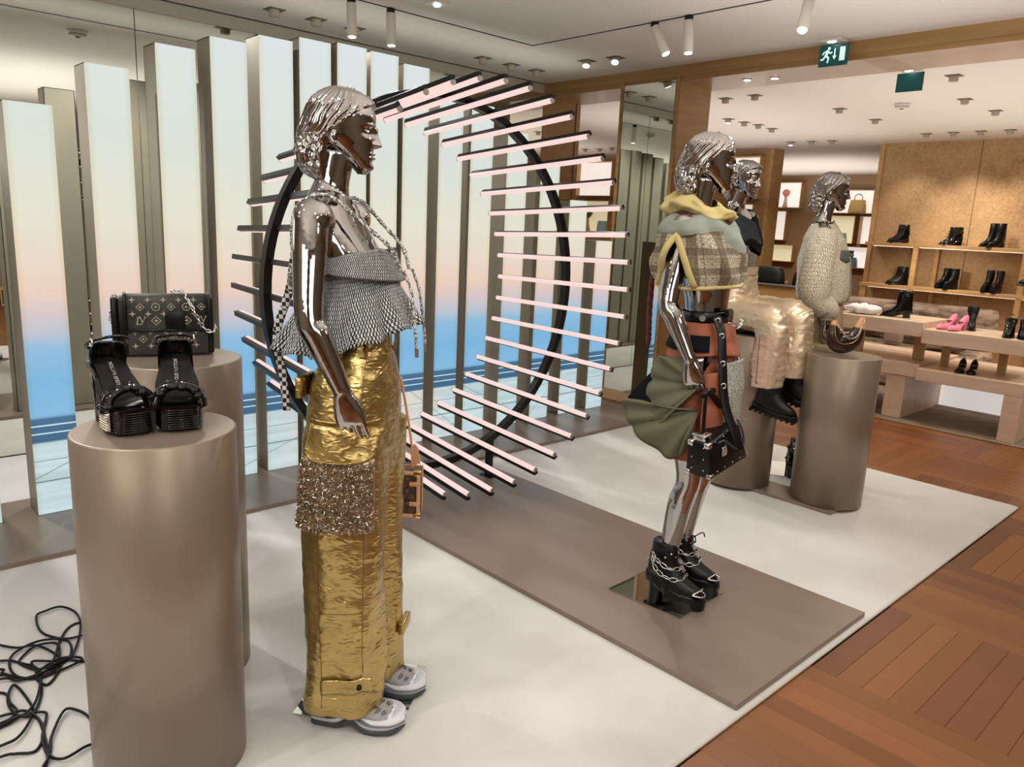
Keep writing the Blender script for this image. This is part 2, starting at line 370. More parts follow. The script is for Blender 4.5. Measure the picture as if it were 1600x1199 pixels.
# ------------------------------------------------------------------ light columns
COLS = [(.40, 1.74), (.745, 1.98), (1.083, 2.19), (1.404, 2.333), (1.675, 2.412), (1.938, 2.467), (2.173, 2.498), (2.41, 2.512), (2.635, 2.506), (2.87, 2.474), (3.155, 2.41), (3.424, 2.315), (3.758, 2.175), (4.10, 1.988), (4.43, 1.74), (4.765, 1.435)]
ORD = ['short light column at the left edge of the picture', 'light column second from the left edge, left of the pedestal sandals', 'light column just left of the monogram bag', 'light column rising behind the monogram bag',
 'light column between the monogram bag and the ring', 'light column behind the left rim of the ring', 'light column directly behind the silver head of the gold trousers mannequin', 'tall light column right behind the face of the gold trousers mannequin',
 'tall light column seen just right of the silver face', 'light column where the ring top meets the ceiling edge', 'light column behind the left ends of the upper right tubes', 'light column near the middle of the right ring half',
 'light column left of the right hoop arc', 'light column crossed by the right hoop arc', 'third light column from the pillar, shorter than its left neighbour', 'shortest light column, next to the oak pillar']
def columns():
    for (x, h), lb in zip(COLS, ORD):
        t = thing('light_column', lb, 'light column', (x + .0975, 4.14, .035), 0, 'row of glowing sky print columns')
        H = h - .035; wv = .0975; d = .17
        mb = MB(); mb.box(-wv, .006, 0, -wv + .004, d, H); mb.box(wv - .004, .006, 0, wv, d, H); mb.box(-wv, d - .004, 0, wv, d, H); mb.box(-wv, .006, H - .004, wv, d, H); mb.box(-wv, .006, 0, wv, d, .004)
        mb.go('casing', 'taupe', t)
        v = [(-wv + .001, .0, .003), (wv - .001, .0, .003), (wv - .001, .0, H - .001), (-wv + .001, .0, H - .001), (-wv + .001, .006, .003), (wv - .001, .006, .003), (wv - .001, .006, H - .001), (-wv + .001, .006, H - .001)]
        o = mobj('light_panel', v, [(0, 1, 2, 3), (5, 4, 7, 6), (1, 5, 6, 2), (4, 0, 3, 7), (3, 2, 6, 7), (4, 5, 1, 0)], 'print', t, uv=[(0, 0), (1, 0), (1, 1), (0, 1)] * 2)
columns()

# ------------------------------------------------------------------ ring of tubes
def ring():
    C = Vector((2.553, 3.319, 1.183)); t = thing('light_ring', 'big black hoop ringed by forty pink light tubes on short posts', 'light sculpture', (C.x, C.y, PLZ))
    zc = C.z - PLZ
    n = 96; r0, r1 = .975, 1.015; v = []; f = []
    for i in range(n):
        a = 2 * PI * i / n
        for r, y in ((r0, -.022), (r1, -.022), (r1, .022), (r0, .022)): v.append((r * math.cos(a), y, zc + r * math.sin(a)))
    for i in range(n):
        for k in range(4): f.append((i * 4 + k, i * 4 + (k + 1) % 4, ((i + 1) % n) * 4 + (k + 1) % 4, ((i + 1) % n) * 4 + k))
    mobj('hoop', v, f, 'black', t, False)
    for sx in (-1, 1):
        x = sx * .41; zt = zc - math.sqrt(1.0 ** 2 - x * x)
        mb = MB(); mb.box(x - .014, -.02, .004, x + .014, .02, zt + .01); mb.box(x - .03, -.05, 0, x + .03, .05, .005); mb.go('post', 'black', t)
    for k in range(40):
        a = PI / 2 + .01 + k * 2 * PI / 40; ca, sa = math.cos(a), math.sin(a)
        p0 = Vector((.907 * ca, .528, zc + .907 * sa)); p1 = Vector((1.024 * ca, -.485, zc + 1.024 * sa))
        e = Vector((ca, 0, sa)); d = (p1 - p0).normalized(); w_ = d.cross(e).normalized(); e2 = w_.cross(d)
        if e2.dot(e) < 0: e2 = -e2
        def loc(u_, s, q): return p0 + d * u_ + w_ * s + e2 * q
        Ln = (p1 - p0).length
        vs = []
        for u_ in (0, Ln):
            for s, q in ((-.0125, .004), (.0125, .004), (.0125, .024), (-.0125, .024)): vs.append(loc(u_, s, q))
        bk = mobj('light_tube', vs, [(0, 1, 2, 3), (7, 6, 5, 4), (0, 4, 5, 1), (1, 5, 6, 2), (2, 6, 7, 3), (3, 7, 4, 0)], 'black', t)
        mb = MB(); mb.tube([loc(.004, 0, -.006), loc(Ln - .004, 0, -.006)], .0135, 14, flat=e2, caps=False); mb.go('diffuser', 'tube', bk, True)
        mb = MB(); mb.tube([loc(0, 0, -.006), loc(.004, 0, -.006)], .0142, 14, flat=e2); mb.go('end_cap', 'tube_cap', bk); mb = MB(); mb.tube([loc(Ln - .004, 0, -.006), loc(Ln, 0, -.006)], .0142, 14, flat=e2); mb.go('end_cap', 'tube_cap', bk)
ring()

# ------------------------------------------------------------------ pedestals
def pedestal(lb, x, y, h, r=.2, z0=.012):
    mb = MB(); mb.lathe([(r, 0), (r, h - .004), (r - .003, h - .001), (r - .006, h)], 96); o = mb.go('pedestal', 'pedestal'); o.location = (x, y, z0)
    for p in o.data.polygons:
        if len(p.vertices) == 4: p.use_smooth = True
    tag(o, lb, 'pedestal'); return o
pedestal('nearest taupe cylinder pedestal, carrying black platform sandals', .644, 2.035, .972)
pedestal('taller taupe cylinder pedestal behind, carrying the monogram handbag', .856, 2.477, 1.071)
pedestal('taupe cylinder pedestal carrying the crescent shoulder bag', 4.336, 1.854, .868, z0=.030)
pedestal('taupe cylinder pedestal on which the mannequin sits', 4.217, 2.377, .93, z0=.030)

# ------------------------------------------------------------------ ceiling fixtures
def downlight_proto(lit):
    mb = MB(); w_ = .055
    mb.box(-w_, -w_, -.003, -w_ + .006, w_, .0); mb.box(w_ - .006, -w_, -.003, w_, w_, .0); mb.box(-w_, -w_, -.003, w_, -w_ + .006, .0); mb.box(-w_, w_ - .006, -.003, w_, w_, 0)
    return mb
DL = []
def downlight(x, y, lb, lit=False, tilt=(0, 0), z=ZC, s=1.):
    t = thing('downlight', lb, 'ceiling light', (x, y, z), 0, 'recessed square downlights')
    t.scale = (s, s, s)
    MB().box(-.055, -.055, -.004, .055, .055, -.0005).go('recess', 'dark_recess', t)
    mb = MB(); ax = Vector((tilt[0], tilt[1], -1)).normalized(); mb.tube([Vector((0, 0, -.002)), ax * .045], .034, 20); mb.go('can', 'lamp_can', t, False)
    mb = MB(); mb.tube([ax * .0452, ax * .0475], .026 if lit else .022, 20); mb.go('lens', 'lens' if lit else 'lamp_can', t)
    return t
def track_spot(x, y, tilt, lb, ln=.19, lit=True, drop=.03):
    t = thing('track_spotlight', lb, 'spotlight', (x, y, ZC), 0, 'cylindrical track spotlights')
    ax = Vector((tilt[0], tilt[1], -1)).normalized(); p = Vector((0, 0, -drop))
    mb = MB(); mb.box(-.018, -.018, -drop, .018, .018, -.0005); mb.go('track_adapter', 'black', t)
    mb = MB(); mb.tube([p, p + ax * .004, p + ax * (ln - .004), p + ax * ln], [.026, .03, .03, .028], 28, caps=True); mb.go('lamp_body', 'white_metal', t, True)
    mb = MB(); mb.tube([p + ax * (ln + .0002), p + ax * (ln + .003)], .023, 20); mb.go('lens', 'lens', t)
# ================================================================== figures
from mathutils.bvhtree import BVHTree
def ell(c, a, b, n=40, e=2.0, rot=0.):
    # horizontal ring: a along x (depth), b along y (width)
    out = []
    for j in range(n):
        t = 2 * PI * j / n; ct, st = math.cos(t), math.sin(t)
        x = a * math.copysign(abs(ct) ** (2 / e), ct); y = b * math.copysign(abs(st) ** (2 / e), st)
        if rot: x, y = x * math.cos(rot) - y * math.sin(rot), x * math.sin(rot) + y * math.cos(rot)
        out.append(Vector((c[0] + x, c[1] + y, c[2])))
    return out
def lerp_rows(rows, z):
    rows = sorted(rows)
    if z <= rows[0][0]: return rows[0][1:]
    for p, q in zip(rows, rows[1:]):
        if z <= q[0]:
            t = (z - p[0]) / (q[0] - p[0]); t = t * t * (3 - 2 * t) * .5 + t * .5
            return tuple(a + (b - a) * t for a, b in zip(p[1:], q[1:]))
    return rows[-1][1:]
def remesh(mb, vox, it=4, name='tmp'):
    me = bpy.data.meshes.new(name); me.from_pydata(mb.v, [], mb.f); me.update()
    bm = bmesh.new(); bm.from_mesh(me); bmesh.ops.recalc_face_normals(bm, faces=bm.faces[:]); bm.to_mesh(me); bm.free()
    o = bpy.data.objects.new(name, me); COL.objects.link(o)
    m = o.modifiers.new('r', 'REMESH'); m.mode = 'VOXEL'; m.voxel_size = vox
    if it: s = o.modifiers.new('s', 'SMOOTH'); s.factor = .6; s.iterations = it
    dg = bpy.context.evaluated_depsgraph_get(); me2 = bpy.data.meshes.new_from_object(o.evaluated_get(dg))
    bpy.data.objects.remove(o); bpy.data.meshes.remove(me)
    vs = [v.co.copy() for v in me2.vertices]; fs = [tuple(p.vertices) for p in me2.polygons]; bpy.data.meshes.remove(me2)
    return vs, fs
def curve(pts, k=8):
    # Catmull-Rom through tuples of any length
    out = []; n = len(pts)
    for i in range(n - 1):
        p0, p1, p2, p3 = pts[max(i - 1, 0)], pts[i], pts[i + 1], pts[min(i + 2, n - 1)]
        for s in range(k):
            t = s / k
            out.append(tuple(.5 * ((2 * b) + (-a + c) * t + (2 * a - 5 * b + 4 * c - d) * t * t + (-a + 3 * b - 3 * c + d) * t ** 3) for a, b, c, d in zip(p0, p1, p2, p3)))
    out.append(tuple(pts[-1])); return out
def limb(mb, pts, k=5, n=20):
    # pts: (x,y,z,r)
    c = curve(pts, k); mb.tube([p[:3] for p in c], [max(p[3], .002) for p in c], n)

def head_funcs():
    front = [(-.004, .066), (.012, .083), (.03, .085), (.05, .0845), (.07, .0855), (.09, .086), (.11, .0865), (.13, .089), (.15, .0895), (.17, .083), (.185, .071), (.197, .054), (.205, .034), (.210, .010)]
    back = [(-.004, .045), (.012, .028), (.03, .006), (.05, -.022), (.07, -.058), (.09, -.082), (.11, -.092), (.13, -.096), (.15, -.095), (.17, -.088), (.185, -.077), (.197, -.060), (.205, -.042), (.210, -.020)]
    wid = [(-.004, .015), (.012, .031), (.03, .0415), (.05, .051), (.07, .058), (.09, .0645), (.11, .0685), (.13, .0715), (.15, .073), (.17, .0685), (.185, .060), (.197, .046), (.205, .030), (.210, .010)]
    return front, back, wid
HF, HB, HW = head_funcs()
def hl(t, z):
    if z <= t[0][0]: return t[0][1]
    for p, q in zip(t, t[1:]):
        if z <= q[0]: return p[1] + (q[1] - p[1]) * (z - p[0]) / (q[0] - p[0])
    return t[-1][1]
def hs(t, z): return (hl(t, z - .006) + 2 * hl(t, z) + hl(t, z + .006)) / 4
def G(x, s): return math.exp(-(x / s) ** 2)
def head_pt(phi, z):
    f, b, w_ = hs(HF, z), hs(HB, z), hs(HW, z)
    c = (f + b) / 2; A = (f - b) / 2; ct, st = math.cos(phi), math.sin(phi)
    # widest behind the middle, face narrows to the front
    x = c + A * ct; y = w_ * math.copysign(abs(st) ** .92, st) * (1 - .10 * max(ct, 0) ** 2)
    if ct > 0:
        ay = abs(y); d = 0.
        nz = max(0., 1 - max(0, (z - .074)) / .050) if z > .074 else max(0., 1 - (.074 - z) / .009)
        d += .0240 * nz ** .9 * G(ay, .0075 + .004 * nz)                       # nose ridge to tip
        d += .006 * G(z - .077, .006) * G(ay - .011, .006)                      # wings
        d += .004 * G(z - .118, .010) * G(ay, .008)
        d -= .0105 * G(z - .109, .0105) * G(ay - .030, .0155)                    # socket
        d += .0062 * G(z - .108, .0062) * G(ay - .031, .0105)                    # eyeball
        d -= .0018 * G(z - .1150, .0016) * G(ay - .031, .011)                   # lid crease
        d -= .0014 * G(z - .1035, .0014) * G(ay - .031, .010)
        d += .0035 * G(z - .126, .0045) * G(ay - .030, .017)                     # brow
        d += .0072 * G(z - .0520, .0042) * G(ay, .0165)                         # upper lip
        d += .0080 * G(z - .0410, .0046) * G(ay, .0145)                         # lower lip
        d -= .0040 * G(z - .0468, .0014) * G(ay, .020)                          # mouth line
        d -= .0030 * G(z - .0300, .0055) * G(ay, .018)
        d += .0060 * G(z - .0130, .010) * G(ay, .018)                           # chin
        d -= .0018 * G(z - .062, .005) * G(ay, .003)                            # philtrum
        d += .0035 * G(z - .086, .016) * G(ay - .045, .016)                      # cheekbone
        x += d * min(1, ct * 2.2)
    return Vector((x, y, z))
def head_mesh(mb, T, nphi=112, nz=120):
    rs = []
    for i in range(nz):
        t = i / (nz - 1); z = -.004 + .214 * (t if t < .9 else .9 + .1 * math.sin((t - .9) / .1 * PI / 2))
        ring = []
        for j in range(nphi):
            ph = 2 * PI * j / nphi; ph = ph - .32 * math.sin(ph)      # denser in front
            ring.append(T @ head_pt(ph, z))
        rs.append(ring)
    mb.rings(rs)
    for s in (-1, 1):   # ears: rim, bowl, lobe
        e = [(-.004, s * .070, .106, .003), (-.010, s * .078, .112, .0042), (-.021, s * .084, .109, .0046), (-.025, s * .085, .096, .0044), (-.019, s * .081, .082, .0045), (-.010, s * .076, .069, .0062), (-.004, s * .071, .073, .004)]
        cc = curve(e, 5); mb.tube([T @ Vector(p[:3]) for p in cc], [p[3] for p in cc], 8)
        mb.ball(T @ Vector((-.014, s * .072, .090)), .012, .007, .020, 12, rot=T.to_3x3())
def hair_groove(a, z, side, seed, style):
    u_ = math.radians(a) + (z - .12) * (9.0 if z > .09 else 5.0)
    wob = noise.noise(Vector((u_ * 1.3 + seed, z * 14, side * 3.1))) * 2.2 + noise.noise(Vector((u_ * 3 + seed, z * 30, side))) * .8
    crown = max(.1, min(1., (.212 - z) / .03)) * max(.25, min(1, (a - 10) / 40.)) if z > .17 else 1
    g = (.0021 * math.sin(u_ * 26 + wob * 2.4) + .0013 * math.sin(u_ * 47 + wob * 4 + 1.)) * crown
    if z < .10:
        q = min(1, (.10 - z) / .03); g += q * (.0045 * noise.noise(Vector((a * .045, z * 55, seed + side * 5))) + .0026 * math.sin(z * 120 - a * .42 + wob * 3))
    if z > .13 and a < 80: g += .0034 * abs(noise.noise(Vector((a * .13, z * 75, seed + side * 2)))) * style
    return g
HBK = [(-.020, .034), (-.014, .062), (.0, .086), (.02, .103), (.045, .112), (.07, .114), (.10, .108), (.135, .096), (.17, .083), (.19, .066), (.205, .042), (.215, .014)]
HSD = [(-.020, .030), (-.014, .050), (.0, .062), (.02, .071), (.05, .077), (.08, .076), (.11, .079), (.14, .080), (.17, .074), (.19, .063), (.205, .040), (.215, .014)]
def ring_table(z, n=120):
    tb = []
    for i in range(n):
        q = head_pt(2 * PI * i / n, z); dx_, dy_ = q.x + .015, q.y; tb.append((math.atan2(dy_, dx_) % (2 * PI), math.hypot(dx_, dy_)))
    tb.sort(); return tb
def hair_mesh(T, seed, style=1., nphi=260, nz=160):
    rs = []; mb = MB()
    for i in range(nz):
        t = i / (nz - 1); z = -.034 + .246 * (t if t < .9 else .9 + .1 * math.sin((t - .9) / .1 * PI / 2)); ring = []
        tb = ring_table(min(max(z, .07), .209)); m = len(tb); q_ = 0; zl = z + .014
        for j in range(nphi):
            ph = 2 * PI * j / nphi; d = Vector((math.cos(ph), math.sin(ph), 0)); a = math.degrees(ph); a = 360 - a if a > 180 else a; side = 1 if d.y > 0 else -1
            while q_ < m - 1 and tb[q_][0] < ph: q_ += 1
            r0 = tb[q_][1]
            ha = hl([(-.04, 112), (.02, 106), (.05, 102), (.085, 98), (.108, 80), (.125, 62), (.150, 44), (.168, 24), (.178, 0), (.22, -30)], z)
            k = max(0., min(1., (a - ha) / 10.)); k = k * k * (3 - 2 * k)
            g = hair_groove(a, z, side, seed, style)
            hb_, hs_ = hs(HBK, zl if z < .08 else z), hs(HSD, zl if z < .08 else z); rb = 1 / math.sqrt((d.x / hb_) ** 2 + (d.y / hs_) ** 2)
            rf = r0 + hl([(.10, .008), (.15, .011), (.18, .011), (.209, .008)], z)
            m_ = max(0., min(1., (a - 70) / 35.)); m_ = m_ * m_ * (3 - 2 * m_); rout = rf * (1 - m_) + rb * m_ if z > .085 else rb
            rin = (r0 - .007) if z > .085 else (.012 + (r0 - .019) * max(0, min(1, (z - .06) / .025)))
            rr = rin * (1 - k) + (rout + g) * k
            ring.append(T @ (Vector((-.015, 0, z + .010 * k_(z))) + d * max(rr, .002)))
        rs.append(ring)
    mb.rings(rs); return mb
def k_(z): return max(0., min(1., (z - .15) / .055))

def hand(mb, w_, d, back, thumb, curl=.35, L_=1.12, spread=.0):
    # w_: wrist, d: along hand, back: normal of the back of the hand, thumb: side of the thumb
    d = Vector(d).normalized(); back = Vector(back); back = (back - d * back.dot(d)).normalized(); th = Vector(thumb); th = (th - d * th.dot(d) - back * th.dot(back)).normalized()
    w_ = Vector(w_)
    rs = []
    for u_, a, b in ((-.02, .023, .0185), (0, .025, .018), (.025, .034, .0170), (.05, .0400, .0160), (.072, .0415, .0140), (.084, .037, .0105)):
        c = w_ + d * u_ * L_ - back * (.006 * (u_ / .08) ** 2)
        rs.append([c + th * a * math.copysign(abs(math.cos(t)) ** .85, math.cos(t)) + back * b * math.sin(t) for t in [2 * PI * j / 20 for j in range(20)]])
    mb.rings(rs)
    for q, (off, ln, r) in enumerate(((.0315, .072, .0088), (.0108, .080, .0090), (-.0103, .075, .0088), (-.0300, .060, .0079))):
        base = w_ + d * .070 * L_ + th * off - back * .004; dirv = (d + th * spread * off * 30).normalized(); pts = [base]; r_ = [r]
        a = .10 + curl * (.35 + .08 * q); cur = base
        for s, (fr, da) in enumerate(((.22, 0), (.26, curl), (.0, 0), (.27, curl * 1.1), (.0, 0), (.25, curl * .7))):
            if fr == 0: continue
            a += da * .9 if s else 0
            v = dirv * math.cos(a) - back * math.sin(a); cur = cur + v * ln * fr * 1.12 * L_; pts.append(cur); r_.append(r * (1 - .07 * s / 1.2))
        r_[-1] *= .72
        cc = curve([(*p, q2) for p, q2 in zip(pts, r_)], 4); mb.tube([c[:3] for c in cc], [c[3] for c in cc], 12)
        e = Vector(cc[-1][:3]); mb.ball(e, cc[-1][3] * 1.0, n=10)
    p0 = w_ + d * .022 + th * .020 - back * .004; v1 = (d * .88 + th * .36 - back * .32).normalized(); v2 = (d * .97 + th * .02 - back * .34).normalized()
    pts = [(*p0, .012), (*(p0 + v1 * .030), .0115), (*(p0 + v1 * .030 + v2 * .028), .0092), (*(p0 + v1 * .030 + v2 * .050), .0068)]
    cc = curve(pts, 4); mb.tube([c[:3] for c in cc], [c[3] for c in cc], 12); mb.ball(cc[-1][:3], .0066, n=10)

TORSO = [(.86, -.022, .070, .100), (.92, -.022, .094, .160), (.98, -.020, .100, .170), (1.05, -.018, .094, .160), (1.12, -.018, .082, .134), (1.19, -.020, .074, .114), (1.26, -.026, .078, .116), (1.33, -.034, .088, .128),
    (1.40, -.044, .098, .140), (1.45, -.058, .094, .146), (1.50, -.076, .082, .156), (1.535, -.086, .070, .158), (1.565, -.092, .060, .138), (1.588, -.094, .052, .100), (1.612, -.098, .040, .054), (1.64, -.096, .020, .020)]
def figure(name, label, loc, rz, arms, legs, head, vox=.0035, torso=None, dx=0., dz=0., seed=1, cat='mannequin', style=1., neck_len=1.):
    t = thing(name, label, cat, loc, rz)
    mb = MB(); rows = torso or TORSO; zs = [r[0] for r in rows]; rs = []; n = 28; z0, z1 = zs[0], zs[-1]
    for i in range(34):
        z = z0 + (z1 - z0) * i / 33; xc, a, b = lerp_rows(rows, z); rs.append(ell((xc + dx, 0, z + dz), a, b, n, 2.25))
    mb.rings(rs)
    for s in (-1, 1):  # bust, shoulders, seat
        mb.ball((rows[8][1] + dx + .062, s * .062, 1.405 + dz), .046, .048, .050, 18)
        mb.ball((-.088 + dx, s * .158, 1.538 + dz), .055, .055, .055, 22)
    hx, hz, yaw, pitch = head; T = Matrix.Translation((hx, 0, hz)) @ Matrix.Rotation(R(yaw), 4, 'Z') @ Matrix.Rotation(R(pitch), 4, 'Y')
    nb = Vector((-.108 + dx, 0, 1.570 + dz)); ne = T @ Vector((-.012, 0, .055)); mid = (nb + ne) / 2
    limb(mb, [(*nb, .066), (*(nb.lerp(ne, .3)), .053), (*mid, .0475), (*ne, .048)], 6, 24)
    for a in arms:
        limb(mb, [(*p, r) for p, r in zip(a['j'], a['r'])], 5, 20); hand(mb, *a['hand'])
    for l in legs: limb(mb, [(*p, r) for p, r in zip(l['j'], l['r'])], 5, 22)
    vs, fs = remesh(mb, vox, 9)
    hm = MB(); head_mesh(hm, T); body = MB().add(vs, fs); body.add(hm.v, hm.f)
    o = body.go('body', 'chrome', t, True)
    hh = hair_mesh(T, seed, style); h = hh.go('hair', 'chrome', t, True); h['label'] = 'chrome moulded bob of swept back hair'
    return t, o, T

def bvh_of(o): return BVHTree.FromPolygons([v.co for v in o.data.vertices], [tuple(p.vertices) for p in o.data.polygons])
def hit(bv, p, d, default=None):
    h = bv.ray_cast(Vector(p), Vector(d).normalized()); return h[0] if h[0] is not None else default
def patch(bv, corner, nu, nv, off, th, d=(0, 1, 0), start=-.6, ymax=None):
    # grid patch following a surface seen along d: corner(u,v)->(x,z); raised by off(u,v), thickness th
    vs = []; D = Vector(d).normalized(); side = D.cross(Vector((0, 0, 1))).normalized(); last = None
    for layer in (0, 1):
        for j in range(nv + 1):
            for i in range(nu + 1):
                u_, v_ = i / nu, j / nv; x, z = corner(u_, v_)
                p = -side * x + Vector((0, 0, z)) + D * start if d != (0, 1, 0) else Vector((x, start, z))
                h = hit(bv, p, D, None)
                if h is None: h = last if last is not None else p - D * start; h = Vector((p.x, h.y if d == (0, 1, 0) else h.y, p.z)) if d == (0, 1, 0) else h
                if ymax is not None: h = Vector((h.x, min(h.y, ymax), h.z))
                last = h; q = h - D * ((off(u_, v_) if callable(off) else off) + (th if layer == 0 else 0)); vs.append(q)
    n = (nu + 1) * (nv + 1); fs = []
    for j in range(nv):
        for i in range(nu):
            a = j * (nu + 1) + i; b = a + 1; c = a + nu + 2; e = a + nu + 1
            fs.append((a, b, c, e)); fs.append((n + e, n + c, n + b, n + a))
    def edge(lst):
        for a, b in zip(lst, lst[1:]): fs.append((b, a, n + a, n + b))
    edge([i for i in range(nu + 1)]); edge([nu + j * (nu + 1) for j in range(nv + 1)]); edge([nv * (nu + 1) + i for i in range(nu, -1, -1)]); edge([j * (nu + 1) for j in range(nv, -1, -1)])
    mb = MB(); mb.add(vs, fs); return mb
def shell_loft(rings_, th=.003, uvn=(1, 1)):
    # open tube of rings, given thickness inwards, with uv
    n = len(rings_[0]); k = len(rings_); vs = []; uv = []
    for layer in (0, 1):
        for i, r in enumerate(rings_):
            c = sum(r, Vector()) / n
            for j, p in enumerate(r):
                d = (p - c); d.z = 0; d = d.normalized() if d.length > 1e-6 else Vector((1, 0, 0)); vs.append(p - d * th * layer); uv.append((j / n * uvn[0], i / (k - 1) * uvn[1]))
    fs = []; m = n * k
    for i in range(k - 1):
        for j in range(n):
            a, b, c, d = i * n + j, i * n + (j + 1) % n, (i + 1) * n + (j + 1) % n, (i + 1) * n + j
            fs.append((a, b, c, d)); fs.append((m + d, m + c, m + b, m + a))
    for j in range(n):
        a, b = j, (j + 1) % n; fs.append((b, a, m + a, m + b)); a2, b2 = (k - 1) * n + j, (k - 1) * n + (j + 1) % n; fs.append((a2, b2, m + b2, m + a2))
    return vs, fs, uv

# ------------------------------------------------------------------ cloth materials
def gold_mat(name, c1, c2, rough=.3, bump=.5, metal=.85):
    m, nt, b = newmat(name); v = coords(nt, 'Object', (3, 3, 7))
    n = N(nt, 'ShaderNodeTexNoise', noise_type='RIDGED_MULTIFRACTAL', I_Scale=10., I_Detail=6., I_Roughness=.65, I_Lacunarity=2.1, I_Distortion=.7); L(nt, v, n.inputs['Vector'])
    n2 = N(nt, 'ShaderNodeTexNoise', I_Scale=2., I_Detail=2.); L(nt, v, n2.inputs['Vector'])
    L(nt, ramp(nt, n2.outputs[0], [(.3, c1), (.7, c2)]), b.inputs['Base Color']); b.inputs['Metallic'].default_value = metal; b.inputs['Roughness'].default_value = rough
    bp = N(nt, 'ShaderNodeBump', I_Strength=bump, I_Distance=.010); L(nt, n.outputs[0], bp.inputs['Height']); L(nt, bp.outputs[0], b.inputs['Normal']); return m
M['gold'] = gold_mat('gold_foil_leather', (.46, .325, .12), (.57, .42, .16), .28, .42)
M['gold_dark'] = mat('gold_foil_seam', (.20, .12, .03), .5, .5)
M['sand_gold'] = gold_mat('sand_gold_foil', (.74, .58, .40), (.85, .69, .50), .34, .16, .6)
M['pink_denim'] = noisy('pink_denim', (.62, .40, .29), (.72, .49, .37), 60, .7)
def tweed(name, ca, cb, cc, su, sv, metal=0., rough=.55, mort=.09, rowh=1.3, nz=.05):
    m, nt, b = newmat(name); tc = nt.nodes.new('ShaderNodeTexCoord'); mp = nt.nodes.new('ShaderNodeMapping'); mp.inputs['Scale'].default_value = (su, sv, 1); L(nt, tc.outputs['UV'], mp.inputs[0])
    br = N(nt, 'ShaderNodeTexBrick', offset=.5, I_Scale=1., I_Mortar_Size=mort, I_Brick_Width=.22, I_Row_Height=rowh, I_Mortar_Smooth=.3)
    br.inputs['Color1'].default_value = (*ca, 1); br.inputs['Color2'].default_value = (*cc, 1); br.inputs['Mortar'].default_value = (*cb, 1)
    n = N(nt, 'ShaderNodeTexNoise', I_Scale=2.2, I_Detail=3.); L(nt, mp.outputs[0], n.inputs['Vector'])
    mx = N(nt, 'ShaderNodeMix', data_type='RGBA', blend_type='LINEAR_LIGHT'); mx.inputs['Factor'].default_value = nz; L(nt, mp.outputs[0], mx.inputs['A']); L(nt, n.outputs[1], mx.inputs['B'])
    L(nt, mx.outputs['Result'], br.inputs['Vector'])
    L(nt, br.outputs[0], b.inputs['Base Color']); b.inputs['Roughness'].default_value = rough; b.inputs['Metallic'].default_value = metal
    bp = N(nt, 'ShaderNodeBump', I_Strength=.6, I_Distance=.003, invert=True); L(nt, br.outputs[1], bp.inputs['Height']); L(nt, bp.outputs[0], b.inputs['Normal']); return m
M['bw_tweed'] = tweed('black_white_tweed', (.80, .82, .80), (.010, .012, .012), (.50, .54, .52), 33, 24, 0, .5, mort=.075, rowh=1.1, nz=.09)
M['cream_tweed'] = tweed('cream_tweed', (.90, .86, .74), (.42, .37, .26), (.72, .66, .50), 17, 24, 0, .8, mort=.05, rowh=.5, nz=.26)
def plaid():
    m, nt, b = newmat('plaid_tweed'); tc = nt.nodes.new('ShaderNodeTexCoord'); sp = nt.nodes.new('ShaderNodeSeparateXYZ'); L(nt, tc.outputs['UV'], sp.inputs[0])
    def bandw(sock, sc, w0):
        a = N(nt, 'ShaderNodeMath', operation='MULTIPLY', i1=sc); L(nt, sock, a.inputs[0]); f = N(nt, 'ShaderNodeMath', operation='FRACT'); L(nt, a.outputs[0], f.inputs[0])
        g = N(nt, 'ShaderNodeMath', operation='LESS_THAN', i1=w0); L(nt, f.outputs[0], g.inputs[0]); return g.outputs[0]
    nn = N(nt, 'ShaderNodeTexNoise', I_Scale=90., I_Detail=2.); L(nt, tc.outputs['UV'], nn.inputs['Vector'])
    base = ramp(nt, nn.outputs[0], [(.38, (.20, .155, .09)), (.5, (.44, .39, .28)), (.62, (.62, .57, .45))])
    c = base
    for s, sc, w0, cl, fa in ((sp.outputs[0], 9, .34, (.10, .075, .04), .72), (sp.outputs[1], 4., .34, (.11, .08, .045), .66), (sp.outputs[0], 18, .06, (.04, .03, .02), .6), (sp.outputs[1], 8, .05, (.04, .03, .02), .6)):
        k = N(nt, 'ShaderNodeMath', operation='MULTIPLY', i1=fa); L(nt, bandw(s, sc, w0), k.inputs[0])
        mm = N(nt, 'ShaderNodeMix', data_type='RGBA'); L(nt, k.outputs[0], mm.inputs['Factor']); L(nt, c, mm.inputs['A']); mm.inputs['B'].default_value = (*cl, 1); c = mm.outputs['Result']
    L(nt, c, b.inputs['Base Color']); b.inputs['Roughness'].default_value = .85
    bp = N(nt, 'ShaderNodeBump', I_Strength=.5, I_Distance=.003); L(nt, nn.outputs[0], bp.inputs['Height']); L(nt, bp.outputs[0], b.inputs['Normal']); return m
M['plaid'] = plaid()
M['sage'] = mat('sage_yoke', (.27, .31, .26), .75)
M['yellow_cotton'] = noisy('yellow_cotton', (.62, .50, .20), (.70, .58, .27), 12, .8)
M['rust'] = noisy('rust_wool', (.33, .10, .052), (.40, .13, .07), 18, .8)
M['olive'] = noisy('olive_cotton', (.115, .112, .060), (.15, .145, .085), 6, .7)
M['grey_tweed'] = noisy('grey_boucle', (.22, .22, .18), (.50, .50, .43), 120, .85, lo=.42, hi=.58)
M['braid_red'] = noisy('dark_red_braid', (.06, .01, .015), (.16, .03, .03), 160, .6)
M['sequin'] = mat('bronze_sequin', (.40, .30, .19), .35, .8)
M['sequin_silver'] = mat('silver_sequin', (.72, .67, .58), .25, .9)
M['cord'] = noisy('braided_silver_cord', (.10, .10, .09), (.70, .70, .66), 170, .5, lo=.45, hi=.55)
